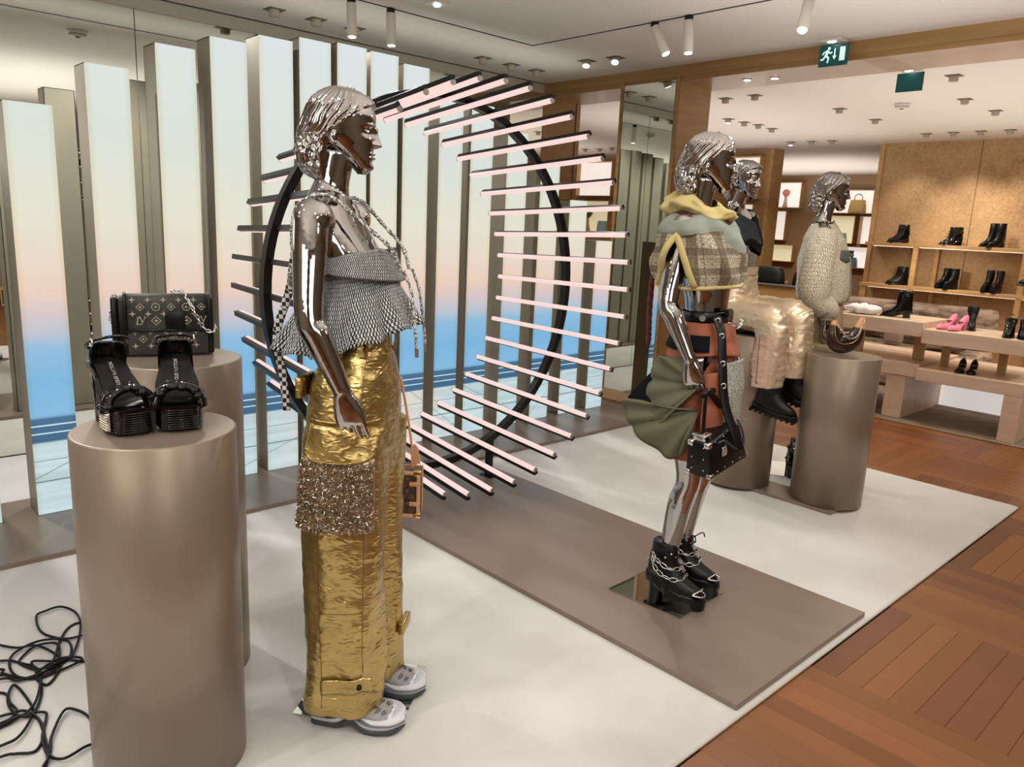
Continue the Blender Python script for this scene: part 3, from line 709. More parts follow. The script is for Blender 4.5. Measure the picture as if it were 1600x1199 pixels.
M['white_rubber'] = mat('white_leather', (.74, .76, .80), .38)
M['grey_rubber'] = mat('grey_rubber', (.045, .055, .065), .5)
M['grey_mesh'] = noisy('grey_mesh', (.25, .24, .24), (.45, .42, .41), 220, .6)
M['mid_grey'] = mat('mid_grey_suede', (.16, .17, .19), .7)
M['pink_trim'] = mat('pink_trim', (.62, .30, .24), .5)
M['tan'] = noisy('natural_leather', (.72, .36, .17), (.80, .43, .22), 10, .45)
M['brown_mono'] = noisy('brown_canvas', (.055, .030, .016), (.09, .05, .028), 30, .5)
M['gold_metal'] = mat('gold_metal', (.85, .62, .28), .2, 1.)
M['flower_print'] = mat('cream_print', (.40, .37, .28), .6)
M['tan_print'] = mat('tan_print', (.26, .17, .08), .6)
m, nt, b = newmat('checker_ribbon'); v = coords(nt, 'Object', (80, 80, 80), (0, 0, 0)); ck = N(nt, 'ShaderNodeTexChecker', I_Scale=1.); ck.inputs['Color1'].default_value = (.75, .75, .73, 1); ck.inputs['Color2'].default_value = (.02, .02, .02, 1); L(nt, v, ck.inputs['Vector']); L(nt, ck.outputs[0], b.inputs['Base Color']); M['checker'] = m

# ------------------------------------------------------------------ mannequin in gold trousers
def std_arm(s, sh, el, wr, hd, back, thumb, curl=.35, slim=1.):
    up = Vector(sh).lerp(Vector(el), .35); fo = Vector(el).lerp(Vector(wr), .28)
    return dict(j=[sh, tuple(up), el, tuple(fo), wr], r=[.047 * slim, .0475 * slim, .0385 * slim, .0385 * slim, .0235 * slim], hand=(wr, hd, back, thumb, curl))
def std_leg(hip, kn, an, toe=None):
    m1_ = Vector(hip).lerp(Vector(kn), .5); m2_ = Vector(kn).lerp(Vector(an), .32); m2_.x -= .008
    return dict(j=[hip, tuple(m1_), kn, tuple(m2_), an], r=[.080, .070, .050, .051, .033])
def sneaker(parent_label, x, y, rz, grp):
    t = thing('sneaker', parent_label, 'shoe', (x, y, .016), rz, grp)
    L_, h = .30, .0
    def outline(u_):   # u: 0 heel .. 1 toe : half width
        return .036 + .012 * math.sin(PI * min(1, u_ * .9)) + .012 * G(u_ - .72, .2) - .030 * max(0, (u_ - .86) / .14) ** 2 - .014 * max(0, (.08 - u_) / .08) ** 2
    def strip(z0f, z1f, grow, name, m, par, n=30):
        rs = []
        for (zf, gr) in ((z0f, grow), (lambda u_: z0f(u_) * .5 + z1f(u_) * .5, grow + .004), (z1f, grow - .002)):
            ring = []
            for j in range(n * 2):
                u_ = j / n if j < n else 2 - j / n; u_ = .5 - .5 * math.cos(PI * u_) if False else u_
                s = 1 if j < n else -1; x_ = -.13 + L_ * u_; ring.append(Vector((x_, s * (outline(u_) + gr), zf(u_))))
            rs.append(ring)
        return MB().rings(rs).go(name, m, par, True)
    strip(lambda u_: .024 * G(u_ - .46, .09) + .012 * max(0, (u_ - .85) / .15) ** 2, lambda u_: .016 + .030 * G(u_ - .46, .10) + .006 * G(u_ - .95, .1), .004, 'outsole', 'grey_rubber', t)
    strip(lambda u_: .016 + .030 * G(u_ - .46, .10) + .006 * G(u_ - .95, .1), lambda u_: .046 + .016 * G(u_ - .42, .14) + .012 * G(u_ - .02, .1) + .003 * math.sin(u_ * 9), .003, 'midsole', 'white_rubber', t)
    strip(lambda u_: .030 + .020 * G(u_ - .45, .13), lambda u_: .036 + .022 * G(u_ - .45, .13), .0085, 'wave_line', 'mid_grey', t)
    # upper
    rs = []
    for i in range(16):
        u_ = i / 15 * .93 + .03; w_ = outline(u_) - .003; hgt = .125 - .078 * max(0, min(1, (u_ - .35) / .5)) ** .8 - .012 * max(0, (u_ - .85) / .12)
        z0 = .045; ring = []
        for j in range(18):
            a = PI * j / 17; ring.append(Vector((-.13 + L_ * u_, w_ * math.cos(a), z0 + (hgt - z0) * abs(math.sin(a)) ** .7)))
        rs.append(ring)
    mb = MB(); mb.rings(rs); mb.go('upper', 'grey_mesh', t, True)
    for q, u_ in enumerate((.50, .57, .64)):      # overlays and laces
        w_ = outline(u_); z = .125 - .078 * max(0, min(1, (u_ - .35) / .5)) ** .8
        mb = MB(); mb.tube([(-.13 + L_ * u_, s * w_ * .62, z - .006 - abs(s) * .012) for s in (-1, -.5, 0, .5, 1)], .0075, 8); mb.go('strap' if q == 1 else 'lace', 'white_rubber' if q == 1 else 'mid_grey', t, True)
    for s in (-1, 1):
        for u_, m_ in ((.70, 'mid_grey'), (.76, 'mid_grey'), (.82, 'white_rubber')):
            w_ = outline(u_); mb = MB(); z = .125 - .078 * max(0, min(1, (u_ - .35) / .5)) ** .8
            mb.tube([(-.13 + L_ * u_ + .012, s * w_ * .35, z + .000), (-.13 + L_ * u_, s * w_ * .7, z - .012), (-.13 + L_ * u_ - .01, s * w_ * .97, z - .028)], .0058, 6); mb.go('overlay_stripe', m_, t, True)
    rs = []
    for i in range(8):
        u_ = .85 + .125 * i / 7; w_ = outline(u_) - .001; rs.append([Vector((-.13 + L_ * u_, w_ * math.cos(a) * 1.02, .042 + (.026 - .010 * (i / 7)) * abs(math.sin(a)) ** .6 * (i / 7 * .9 + .1))) for a in [PI * j / 13 for j in range(14)]])
    MB().rings(rs).go('toe_guard', 'white_rubber', t, True)
    mb = MB(); mb.tube(curve([(-.02, .043, .085), (.0, .03, .107), (.01, 0, .112), (.0, -.03, .107), (-.02, -.043, .085)], 5), .004, 8); mb.go('pink_piping', 'pink_trim', t, True)
    mb = MB(); mb.ball((-.085, 0, .10), .045, .036, .045, 16); mb.go('collar', 'mid_grey', t, True)
    mb = MB(); mb.tube(curve([(-.128, 0, .06), (-.14, 0, .09), (-.135, 0, .12)], 4), .005, 8); mb.go('heel_tab', 'chrome', t, True)
    return t

def plate(lb, pts, z, stud=None):
    t = thing('base_plate', lb, 'base plate', (pts[0][0], pts[0][1], z)); p0 = Vector((pts[0][0], pts[0][1]))
    o = MB().prism([(Vector(p) - p0) for p in pts], 0, .005).go('mirror_plate', 'steel', t); o.data.materials[0] = M['mirror']
    return t
def gold_mannequin():
    ox, oy = 1.19, 1.90
    plate('square mirror plate under the white sneakers', [(.991, 1.986), (1.195, 1.705), (1.474, 1.924), (1.262, 2.20)], .0125)
    arms = [std_arm(-1, (-.090, -.168, 1.535), (-.078, -.215, 1.285), (.008, -.205, 1.085), (.26, .02, -.97), (.15, -1, .06), (1, .1, 0), .16),
            std_arm(1, (-.090, .168, 1.535), (-.115, .225, 1.27), (-.02, .245, 1.045), (.30, .02, -.95), (-.2, 1, .05), (1, 0, 0), .9)]
    legs = [std_leg((-.02, s * .085, .90), (-.01, s * .085, .52), (-.05, s * .09, .11)) for s in (-1, 1)]
    t, o, T = figure('mannequin', 'chrome mannequin in tweed top and gold cargo trousers, nearest the camera', (ox, oy, 0), R(-50), arms, legs, (-.066, 1.668, 9, 2), vox=.0034, seed=3.)
    # wrist joint line
    for a in arms[:1]:
        w_ = Vector(a['hand'][0]) + Vector((-.013, 0, .03)); mb = MB(); d = (Vector(a['j'][4]) - Vector(a['j'][2])).normalized(); u_ = d.orthogonal().normalized(); v_ = d.cross(u_)
        mb.tube([w_ + (u_ * math.cos(q) + v_ * math.sin(q)) * .0232 for q in [2 * PI * i / 30 for i in range(30)]], .0011, 6, closed=True); mb.go('wrist_joint', 'steel', t, True)
    # trousers: pelvis and two wide legs as one surface
    mb = MB(); rows = [(.80, -.022, .112, .165), (.90, -.024, .122, .188), (1.0, -.024, .124, .186), (1.08, -.022, .116, .170), (1.15, -.016, .098, .140), (1.20, -.014, .086, .122), (1.222, -.012, .083, .118)]
    rs = []
    for i in range(22):
        z = .80 + .422 * i / 21; xc, a, b_ = lerp_rows(rows, z)
        ring = ell((xc, 0, z), a, b_, 60, 2.4)
        rs.append(ring)
    mb.rings(rs)
    for s in (-1, 1):
        rows2 = [(.075, -.030 + (.005 if s > 0 else 0), .118, .088), (.30, -.028, .116, .088), (.50, -.024, .118, .090), (.70, -.026, .121, .096), (.86, -.024, .122, .098), (.95, -.022, .118, .09)]
        rs = []
        for i in range(40):
            z = .075 + .875 * i / 39; xc, a, b_ = lerp_rows(rows2, z); r_ = []
            yc = s * (.098 if z < .6 else .098 - (z - .6) * .03)
            for j, p in enumerate(ell((xc, yc, z), a, b_, 56, 2.5)):
                th = 2 * PI * j / 56; amp = .007 + .004 * math.sin(z * 7)
                q = noise.noise(Vector((math.cos(th) * 1.6 + s * 4, math.sin(th) * 1.6, z * 3.2))) * amp * 2 + .003 * math.sin(th * 5 + z * 6)
                d = (p - Vector((xc, yc, z))); p = p + d.normalized() * q
                if z < .1: p.z += -.02 * (p.x - xc) / .12 * 0
                r_.append(p)
            rs.append(r_)
        mb.rings(rs)
    vs, fs = remesh(mb, .006, 3)
    for i, v in enumerate(vs):
        n = noise.noise(v * 26) * .0026 + noise.noise(v * 60 + Vector((3, 1, 2))) * .0013 + noise.noise(Vector((v.x * 9, v.y * 9, v.z * 22))) * .003
        d = Vector((v.x + .02, v.y, 0)); d.normalize(); vs[i] = v + d * n
    tr = MB().add(vs, fs).go('trousers', 'gold', t, True); tr['label'] = 'crinkled gold foil wide cargo trousers'
    bv = bvh_of(tr)
    # waistband
    rs = [ell((-.013, 0, z), .088, .124, 60, 2.3) for z in (1.178, 1.180, 1.226, 1.228)]
    vs, fs, uv = shell_loft(rs, .004); mobj('waistband', vs, fs, 'gold', t, True)
    for a in (-12, 20, -55, -95, -140, 100, 160):
        ar = R(a); x, y = -.013 + .094 * math.cos(ar), .130 * math.sin(ar)
        mb = MB(); mb.tube(curve([(x, y, 1.232), (x + .008 * math.cos(ar), y + .008 * math.sin(ar), 1.205), (x, y, 1.158)], 4), .004, 8, ell=2.); mb.go('belt_loop', 'gold', t, True)
    # side seams, drawn in as raised dark cords
    def seam(pts, name='seam', m='gold_dark', r=.0012):
        ps = []
        for x, z in pts:
            h = hit(bv, (x, -.6, z), (0, 1, 0))
            if h: ps.append(h - Vector((0, .0004, 0)))
        if len(ps) > 1: MB().tube(ps, r, 6).go(name, m, t, True)
    seam([(-.070 + .004 * math.sin(z * 9), z) for z in [.68 - .03 * i for i in range(20)]])
    seam([(.045, z) for z in [1.17 - .03 * i for i in range(9)]]); seam([(.056 + .01 * (z - .4), z) for z in [.68 - .03 * i for i in range(16)]])
    seam([(-.07 + .125 * i / 10, .415 + .012 * i / 10) for i in range(11)])
    seam([(.0 - .03 * i / 8, 1.16 - .10 * i / 8) for i in range(9)])
    # big pocket with sequined bag, gold flap, lower tab
    pk = MB(); W0, W1 = -.108, .108
    f_bag = patch(bv, lambda u_, v_: (-.112 - .022 * v_ + (.200 + .026 * v_) * u_, .895 - .205 * v_), 14, 12, lambda u_, v_: .016 + .016 * v_, .012, ymax=-.150)
    bag = f_bag.go('sequin_pocket', 'sequin', t, True); bag['label'] = 'bronze and silver sequined hanging pocket'
    rnd = random.Random(5); fl = [MB(), MB()]
    bb = bvh_of(bag)
    for i in range(5200):
        u_, v_ = rnd.random(), rnd.random() ** .95; x, z = -.114 - .022 * v_ + (.203 + .028 * v_) * u_, .892 - .212 * v_
        h = hit(bb, (x, -.6, z), (0, 1, 0))
        if h is None: continue
        q = Matrix.Rotation(rnd.uniform(-1.3, 1.3), 3, 'X') @ Matrix.Rotation(rnd.uniform(-1.3, 1.3), 3, 'Z'); l_, w2 = rnd.uniform(.003, .009), rnd.uniform(.0008, .0018); q = q @ Matrix.Rotation(rnd.uniform(0, 6.3), 3, 'Y')
        c = h - Vector((0, rnd.uniform(.001, .007), 0)); k = fl[0 if rnd.random() < .62 else 1]
        k.add([c + q @ Vector((sx * w2, 0, sz * l_ / 2)) for sx, sz in ((-1, -1), (1, -1), (1, 1), (-1, 1))], [(0, 1, 2, 3)])
    a_ = fl[0].go('bronze_sequins', 'sequin', bag); a_['kind'] = 'stuff'; a_ = fl[1].go('silver_sequins', 'sequin_silver', bag); a_['kind'] = 'stuff'
    def flap_c(u_, v_):
        s_ = max(0., v_ - .72) / .28; k = .16 * s_ ** 1.6
        x = -.110 + .010 * (1 - v_) * 1.6 + (.204) * (k + (1 - 2 * k) * u_); z = .985 - .028 * u_ * 0 - .095 * v_ - .004 * math.sin(PI * u_) * v_; return x, z
    fp = patch(bv, flap_c, 18, 10, lambda u_, v_: .010 + .022 * v_ ** .7, .006, ymax=-.152); f = fp.go('pocket_flap', 'gold', t, True); f['label'] = 'gold flap over the sequined pocket'
    fb = bvh_of(f); ps = []
    for u_, v_ in [(0.03, i / 10) for i in range(10)] + [(i / 12, .97) for i in range(13)] + [(.97, 1 - i / 10) for i in range(11)]:
        x, z = flap_c(u_, v_); h = hit(fb, (x, -.6, z), (0, 1, 0)); 
        if h: ps.append(h - Vector((0, .001, 0)))
    MB().tube(ps, .0018, 6).go('flap_piping', 'gold', f, True)
    seam([(-.10 + .20 * i / 10, .992) for i in range(11)], 'pocket_piping', 'gold', .0030)
    tb = patch(bv, lambda u_, v_: (-.068 + .150 * u_, .202 + .018 * u_ - .050 * v_ - .03 * max(0, u_ - .85)), 12, 5, lambda u_, v_: .003 + .003 * (1 - v_), .004, ymax=-.158); tb = tb.go('hem_tab', 'gold', t, True)
    h = hit(bvh_of(tb), (.047, -.6, .188), (0, 1, 0)); mb = MB(); mb.tube([h, h - Vector((0, .005, 0))], .0085, 20); mb.go('snap_button', 'black', tb, True)
    mb = MB(); bl = hit(bv, (-.6, -.10, 1.07), (1, 0, 0)); mb.bbox(bl.x - .022, -.155, 1.045, bl.x - .004, -.045, 1.105, .004); mb.go('back_pocket_flap', 'gold', t, True)
    mb = MB(); bl = hit(bv, (.6, .10, .26), (-1, 0, 0)); mb.bbox(bl.x - .004, .06, .23, bl.x + .016, .15, .27, .004); mb.go('far_hem_tab', 'gold', t, True)
    # tweed peplum top
    def peplum():
        rs = []; n = 150; k = 26
        for i in range(k):
            v_ = i / (k - 1); ring = []
            for j in range(n):
                a = 2 * PI * j / n; ca, sa = math.cos(a), math.sin(a); fr = max(0, ca); bk = max(0, -ca)
                zt = 1.438 + .014 * fr ** 3 - .02 * bk; zb = 1.178 + .072 * fr ** 1.5 - .016 * bk
                z = zt + (zb - zt) * v_
                xc = -.042; A0 = .116 + .018 * fr; B0 = .152
                fl_ = max(0, (v_ - .32) / .68) ** 1.15
                A = A0 + fl_ * (.070 * fr + .110 * bk) - .010 * math.sin(PI * min(1, v_ / .5)) ; B = B0 + fl_ * .062 - .012 * math.sin(PI * min(1, v_ / .5))
                rf = fl_ * (.013 * math.sin(a * 11 + 1.3 * math.sin(a * 2)) + .006 * math.sin(a * 23)) + noise.noise(Vector((ca * 2, sa * 2, z * 14))) * .008 * (.3 + v_)
                ring.append(Vector((xc + (A + rf) * ca, (B + rf) * sa, z + fl_ * .006 * math.sin(a * 11))))
            rs.append(ring)
        return shell_loft(rs, .003)
    vs, fs, uv = peplum(); tp = mobj('peplum_top', vs, fs, 'bw_tweed', t, True, uv=uv); tp['label'] = 'black and white tweed peplum top with flared hem'
    rs = []; vs = []; uv = []; fs = []; n = 70; k = 12     # folded bust flap, front only
    for i in range(k):
        v_ = i / (k - 1)
        for j in range(n + 1):
            a = R(-98 + 196 * j / n); ca, sa = math.cos(a), math.sin(a); dip = .030 * G(math.degrees(a), 16)
            zt = 1.468 - dip - .040 * (abs(math.degrees(a)) / 98) ** 2; zb = 1.372 + .022 * (abs(math.degrees(a)) / 98) ** 1.4
            A = .124 + .026 * v_ + .004 * math.sin(a * 9) * v_; B = .152 + .012 * v_
            vs.append((-.042 + A * max(ca, -.1), B * sa, zt + (zb - zt) * v_)); uv.append((j / n * .6, v_ * .42))
    for i in range(k - 1):
        for j in range(n): a = i * (n + 1) + j; fs.append((a, a + 1, a + n + 2, a + n + 1))
    fo = mobj('bust_flap', vs, fs, 'bw_tweed', t, True, uv=uv); sm = fo.modifiers.new('s', 'SOLIDIFY'); sm.thickness = .004
    # straps, cords, checkered ribbon
    def cord(pts, name, r=.0048, m='cord', par=t):
        c = curve(pts, 8); mb = MB(); mb.tube(c, r, 8)
        for ph in (0, PI):      # twisted strands
            ps = []
            for i, p in enumerate(c):
                d = (Vector(c[min(i + 1, len(c) - 1)]) - Vector(c[max(i - 1, 0)])).normalized(); u_ = d.orthogonal().normalized(); v_ = d.cross(u_); q = i * .9 + ph
                ps.append(Vector(p) + (u_ * math.cos(q) + v_ * math.sin(q)) * r * .7)
            mb.tube(ps, r * .65, 6)
        return mb.go(name, m, par, True)
    for s in (-1, 1):
        cord([(.118, s * .050, 1.405), (.095, s * .062, 1.465), (.030, s * .090, 1.525), (-.045, s * .115, 1.590), (-.100, s * .118, 1.597), (-.155, s * .112, 1.555), (-.168, s * .11, 1.48), (-.160, s * .11, 1.41)], 'shoulder_strap')
        cord([(.128, s * .048, 1.405), (.150, s * .044, 1.35), (.160, s * .050, 1.28), (.168, s * .052, 1.215), (.170, s * .052, 1.180)], 'hanging_cord', .0038)
        mb = MB(); mb.tube([(.170, s * .052, 1.19), (.171, s * .052, 1.165)], .0055, 8); mb.go('cord_tip', 'silver', t)
    mb = MB(); ps = curve([(-.165, -.10, 1.44), (-.20, -.06, 1.33), (-.250, -.035, 1.20), (-.235, -.03, 1.08), (-.225, -.03, .975)], 10); mb.tube(ps, .0018, 8, ell=7., flat=(0, 1, 0)); mb.go('checkered_ribbon', 'checker', t, True)
    cord([(-.165, -.10, 1.41), (-.185, -.085, 1.38), (-.19, -.07, 1.35)], 'ribbon_bow', .006)
    g = 'white and grey sneakers of the gold trousers mannequin'
    a = R(-50); F_ = Vector((math.cos(a), math.sin(a))); Rt = Vector((math.sin(a), -math.cos(a)))
    for s, lb in ((1, 'white and grey chunky sneaker nearer the camera, under the gold trouser hem'), (-1, 'white and grey chunky sneaker farther from the camera, mostly behind the first')):
        p = Vector((ox, oy)) + Rt * (.093 * s) + F_ * (.0 if s > 0 else .02); sneaker(lb, p.x, p.y, a, g)
    return t, arms
GM, GARMS = gold_mannequin()

# ================================================================== mannequin in plaid gilet
def boot(t, T, name_='boot', h=.27, plat=.035, heel=.06, m='black_leather', W=.042, L_=.25, shaft=.052, toe=1.0, laces=True, lo=None):
    # ankle boot in the frame T: x forward, origin under the ankle on the floor
    foot = lo or t
    def P(v): return T @ Vector(v)
    sole = []
    for zz, g in ((0, 0), (plat * .6, .002), (plat, -.001)):
        r = []
        for j in range(40):
            a = 2 * PI * j / 40; ca, sa = math.cos(a), math.sin(a)
            x = .055 + (L_ / 2) * ca; wd = W * (1.0 + .10 * ca) * (1 if ca > -.2 else .86); y = (wd + g) * math.copysign(abs(sa) ** .75, sa)
            up = heel * max(0., min(1., (.085 - x) / .11)); up = up * up * (3 - 2 * up / max(heel, 1e-6)) / max(heel, 1e-6) if heel else 0
            r.append(P((x + g * ca, y, zz + up)))
        sole.append(r)
    mb = MB(); mb.rings(sole)
    if heel > .01:
        mb.rings([[P((-.030 + .030 * math.cos(2 * PI * j / 20) * k2, .030 * math.sin(2 * PI * j / 20) * k2, z)) for j in range(20)] for z, k2 in ((0, 1.0), (heel * .5, 1.02), (heel + plat * .6, 1.18))])
    mb.go('sole', m, foot, False)
    rs = []; z0 = plat
    pts = [(.155, .012, .012, .030), (.150, .030, .024, .034), (.120, .042, .034, .036), (.085, .050, .040, .045), (.052, .058, .043, .062), (.025, .070, .046, .085)]
    # upper as horizontal sections from sole up to the shaft
    secs = [(z0 - .004, .052, L_ / 2 - .008, W - .003), (z0 + .018, .052, L_ / 2 - .010, W - .002), (z0 + .034, .044, L_ / 2 - .020, W - .004), (z0 + .050, .026, L_ / 2 - .040, W - .004), (z0 + .070, .010, .078, W - .005), (z0 + .095, .000, .064, .040), (h * .72, -.002, shaft + .004, .042), (h - .004, -.002, shaft, .044), (h, -.002, shaft - .004, .040)]
    secs = [s for s in secs if s[0] <= h]
    for z, xc, a, b in secs:
        r = []
        for j in range(40):
            an = 2 * PI * j / 40; ca, sa = math.cos(an), math.sin(an); x = xc + a * ca
            lift = heel * max(0., min(1., (.085 - x) / .11)) if z < .16 else heel
            lift = heel * (lambda q: q * q * (3 - 2 * q))(max(0., min(1., (.085 - x) / .11)))
            if z >= h * .7: lift = 0
            r.append(P((x, b * math.copysign(abs(sa) ** .9, sa), min(z + lift, h * .66 + z * .2) if z < h * .7 else z)))
        rs.append(r)
    u = MB().rings(rs).go('upper', m, foot, True)
    if laces:
        for k in range(4):
            z = plat + .055 + heel * .5 + k * .030; x = .088 - k * .014 - (.0 if k else -.004)
            MB().tube([P((x - .004, -.018, z)), P((x + .006, 0, z + .006)), P((x - .004, .018, z))], .0028, 6).go('lace', 'black_fabric', foot, True)
    return foot
def chain(pts, parent, link=.026, r=.0022, name='chain'):
    c = curve(pts, 10); mb = MB(); acc = 0; k = 0; last = Vector(c[0])
    for p in c[1:]:
        p = Vector(p); acc += (p - last).length
        if acc >= link * .78:
            acc = 0; k += 1; d = (p - last).normalized() if (p - last).length > 1e-6 else Vector((1, 0, 0)); u_ = Vector((0, 0, 1)) if k % 2 else d.cross(Vector((0, 0, 1))); u_ = (u_ - d * u_.dot(d)); u_ = u_.normalized() if u_.length > 1e-4 else d.orthogonal().normalized()
            mb.tube([p + d * link * .5 * math.cos(q) + u_ * link * .26 * math.sin(q) for q in [2 * PI * i / 14 for i in range(14)]], r, 6, closed=True)
        last = p
    return mb.go(name, 'silver', parent, True)
def gilet_mannequin():
    a = R(-75); F_ = Vector((math.cos(a), math.sin(a), 0)); Rt = Vector((math.sin(a), -math.cos(a), 0))
    O = Vector((2.62, 1.74, 0)) + F_ * .075
    plate('square mirror plate under the black chained boots', [(2.398, 1.89), (2.429, 1.545), (2.777, 1.559), (2.772, 1.9)], PLZ + .001)
    arms = [std_arm(-1, (-.090, -.160, 1.540), (-.105, -.218, 1.285), (.005, -.225, 1.072), (.25, .0, -.97), (.15, -1, .1), (1, .1, 0), .55),
            std_arm(1, (-.090, .168, 1.545), (-.085, .225, 1.29), (.015, .235, 1.075), (.2, .05, -.98), (-.2, 1, .05), (1, 0, 0), .3)]
    legs = [std_leg((-.03, s * .085, .90), (-.005, s * .080, .56), (-.065, s * .085, .19)) for s in (-1, 1)]
    t, o, T = figure('mannequin', 'chrome mannequin in plaid gilet, draped skirt and chained boots on the taupe platform', (O.x, O.y, 0), R(-75), arms, legs, (-.064, 1.698, 20, 0), vox=.004, seed=8., dz=.018)
    # gilet
    rs = []; n = 200; k = 48
    for i in range(k):
        v_ = i / (k - 1); z = 1.632 - .294 * v_; ring = []
        for j in range(n):
            an = 2 * PI * j / n; ca, sa = math.cos(an), math.sin(an)
            A = hl([(0, .065), (.10, .090), (.22, .118), (.38, .142), (.65, .165), (.88, .172), (1., .155)], v_); B = hl([(0, .105), (.07, .185), (.13, .225), (.22, .246), (.5, .248), (.8, .240), (1., .212)], v_)
            q = noise.noise(Vector((ca * 2.2, sa * 2.2, z * 9))) * .020 + .007 * math.sin(an * 6 + z * 30)
            x = -.085 + .020 * v_ + (A + q) * math.copysign(abs(ca) ** .9, ca); y = (B + q) * math.copysign(abs(sa) ** .85, sa)
            ring.append(Vector((x, y, z + .012 * max(0, ca) * v_ - (.02 * abs(sa) ** 3 if v_ < .3 else 0))))
        rs.append(ring)
    vs, fs, uv = shell_loft(rs, .006); mi = []
    for f in fs:
        c = sum((vs[i] for i in f), Vector()) / len(f); yoke = c.z > 1.565 - .10 * max(0, (c.x + .02)) * 4 and c.z > 1.50 and c.x > -.16
        vv = sum(uv[i][1] for i in f) / len(f); yoke = (vv < .27) or (vv < .27 + .30 * max(0, c.x) / .07 and c.x > 0 and c.y < .2 and False) or (c.x > .02 and vv < .27 + (c.x - .02) * 4.2 and c.y > -.11)
        mi.append(1 if yoke else 0)
    def inslit(c): 
        z = c.z; hw_ = .070 * max(0, (1.520 - z) / .175) ** .75
        return c.y < -.12 and z < 1.520 and z > 1.348 and abs(c.x + .088) < hw_
    keep = [i for i, f in enumerate(fs) if not inslit(sum((vs[k_i] for k_i in f), Vector()) / len(f))]
    full = mobj('tmp_gilet', vs, fs, 'plaid'); bvf = bvh_of(full); bpy.data.objects.remove(full)
    fs = [fs[i] for i in keep]; mi = [mi[i] for i in keep]
    g = mobj('gilet', vs, fs, ['plaid', 'sage'], t, True, uv=uv, mi=mi); g['label'] = 'sleeveless beige plaid tweed gilet with sage green yoke'
    bv = bvf
    # yellow binding: hem and armhole
    MB().tube([rs[-1][j] + Vector((0, 0, -.002)) for j in range(0, n, 2)], .0075, 8, closed=True).go('hem_binding', 'yellow_cotton', t, True)
    ps = []; inner = []
    for q in range(25):
        u_ = q / 24; z = 1.528 - .183 * abs(2 * u_ - 1) ** 1.25; x = -.088 + math.copysign(.074 * max(0, (1.528 - z) / .175) ** .75, u_ - .5)
        h = hit(bv, (x, -.6, z), (0, 1, 0))
        if h: ps.append(h - Vector((0, .002, 0)))
    MB().tube(ps, .0105, 8, ell=1.3).go('armhole_binding', 'yellow_cotton', t, True)
    # collar: crumpled yellow hood
    rs = []; n = 90
    for i in range(12):
        v_ = i / 11; ring = []
        for j in range(n):
            an = 2 * PI * j / n; ca, sa = math.cos(an), math.sin(an)
            r_ = .078 + .052 * math.sin(PI * v_) ** .8 + .022 * noise.noise(Vector((ca * 3, sa * 3, v_ * 4))) + .010 * math.sin(an * 7 + v_ * 5)
            back = max(0, -ca); ring.append(Vector((-.080 + r_ * ca * (1.0 + .10 * back), r_ * sa * 1.10, 1.600 + .070 * v_ + .030 * back * v_ - .030 * max(0, ca) + .010 * math.sin(an * 4 + 2))))
        rs.append(ring)
    vs, fs, uv = shell_loft(rs, .005); c = mobj('hood_collar', vs, fs, 'yellow_cotton', t, True); c['label'] = 'crumpled yellow hood rolled round the neck'
    cr = MB(); cr.tube([(-.082 + .112 * math.cos(q), .122 * math.sin(q), 1.603 - .018 * math.cos(q) + .008 * math.sin(3 * q)) for q in [2 * PI * i / 40 for i in range(40)]], .0085, 8, closed=True); cr.go('neck_braid', 'braid_red', t, True)
    ps = curve([(-.185, -.05, 1.61), (-.215, -.06, 1.55), (-.235, -.06, 1.40), (-.240, -.06, 1.25), (-.235, -.06, 1.14), (-.232, -.06, 1.08)], 14); mb = MB()
    for ph in range(3):
        mb.tube([Vector(p) + Vector((.006 * math.cos(i * .55 + ph * 2.1), .006 * math.sin(i * .55 + ph * 2.1), 0)) for i, p in enumerate(ps)], [.0062 if i < len(ps) - 8 else .0062 * (len(ps) - i) / 9 for i in range(len(ps))], 6)
    mb.go('hanging_braid', 'braid_red', t, True)
    # skirt: rust core, olive drape, tweed panel, belts
    def skirt(rows, name, m, amp=.006, k=24, zoff=lambda an, v: 0, n=100, ang=None, seed=0, lab=None):
        rs = []
        for i in range(k):
            v_ = i / (k - 1); z = rows[0][0] + (rows[-1][0] - rows[0][0]) * v_; xc, A, B = lerp_rows([(r[0], *r[1:]) for r in rows], z); ring = []
            for j in range(n):
                an = (2 * PI * j / n) if ang is None else ang[0] + (ang[1] - ang[0]) * j / (n - 1); ca, sa = math.cos(an), math.sin(an)
                q = noise.noise(Vector((ca * 2 + seed, sa * 2, z * 5))) * amp * 2 + amp * .5 * math.sin(an * 9 + z * 8 + seed)
                ring.append(Vector((xc + (A + q) * ca, (B + q) * sa, z + zoff(an, v_))))
            rs.append(ring)
        if ang is None: vs, fs, uv = shell_loft(rs, .004); ob = mobj(name, vs, fs, m, t, True, uv=uv)
        else:
            vs = [p for r in rs for p in r]; fs = [(i * n + j, i * n + j + 1, (i + 1) * n + j + 1, (i + 1) * n + j) for i in range(k - 1) for j in range(n - 1)]
            ob = mobj(name, vs, fs, m, t, True); sm = ob.modifiers.new('s', 'SOLIDIFY'); sm.thickness = .005
        if lab: ob['label'] = lab
        return ob
    skirt([(.66, -.03, .112, .165), (.85, -.025, .125, .178), (1.0, -.022, .120, .176), (1.10, -.02, .104, .152), (1.20, -.02, .086, .122)][::-1], 'skirt', 'rust', lab='rust wool skirt under the olive drape')
    skirt([(1.205, -.02, .098, .136), (1.14, -.022, .118, .160), (1.075, -.024, .140, .188)], 'waist_flap', 'rust', .004, zoff=lambda an, v: -.012 * v * math.sin(an * 2), seed=3, lab='rust flared waist flap')
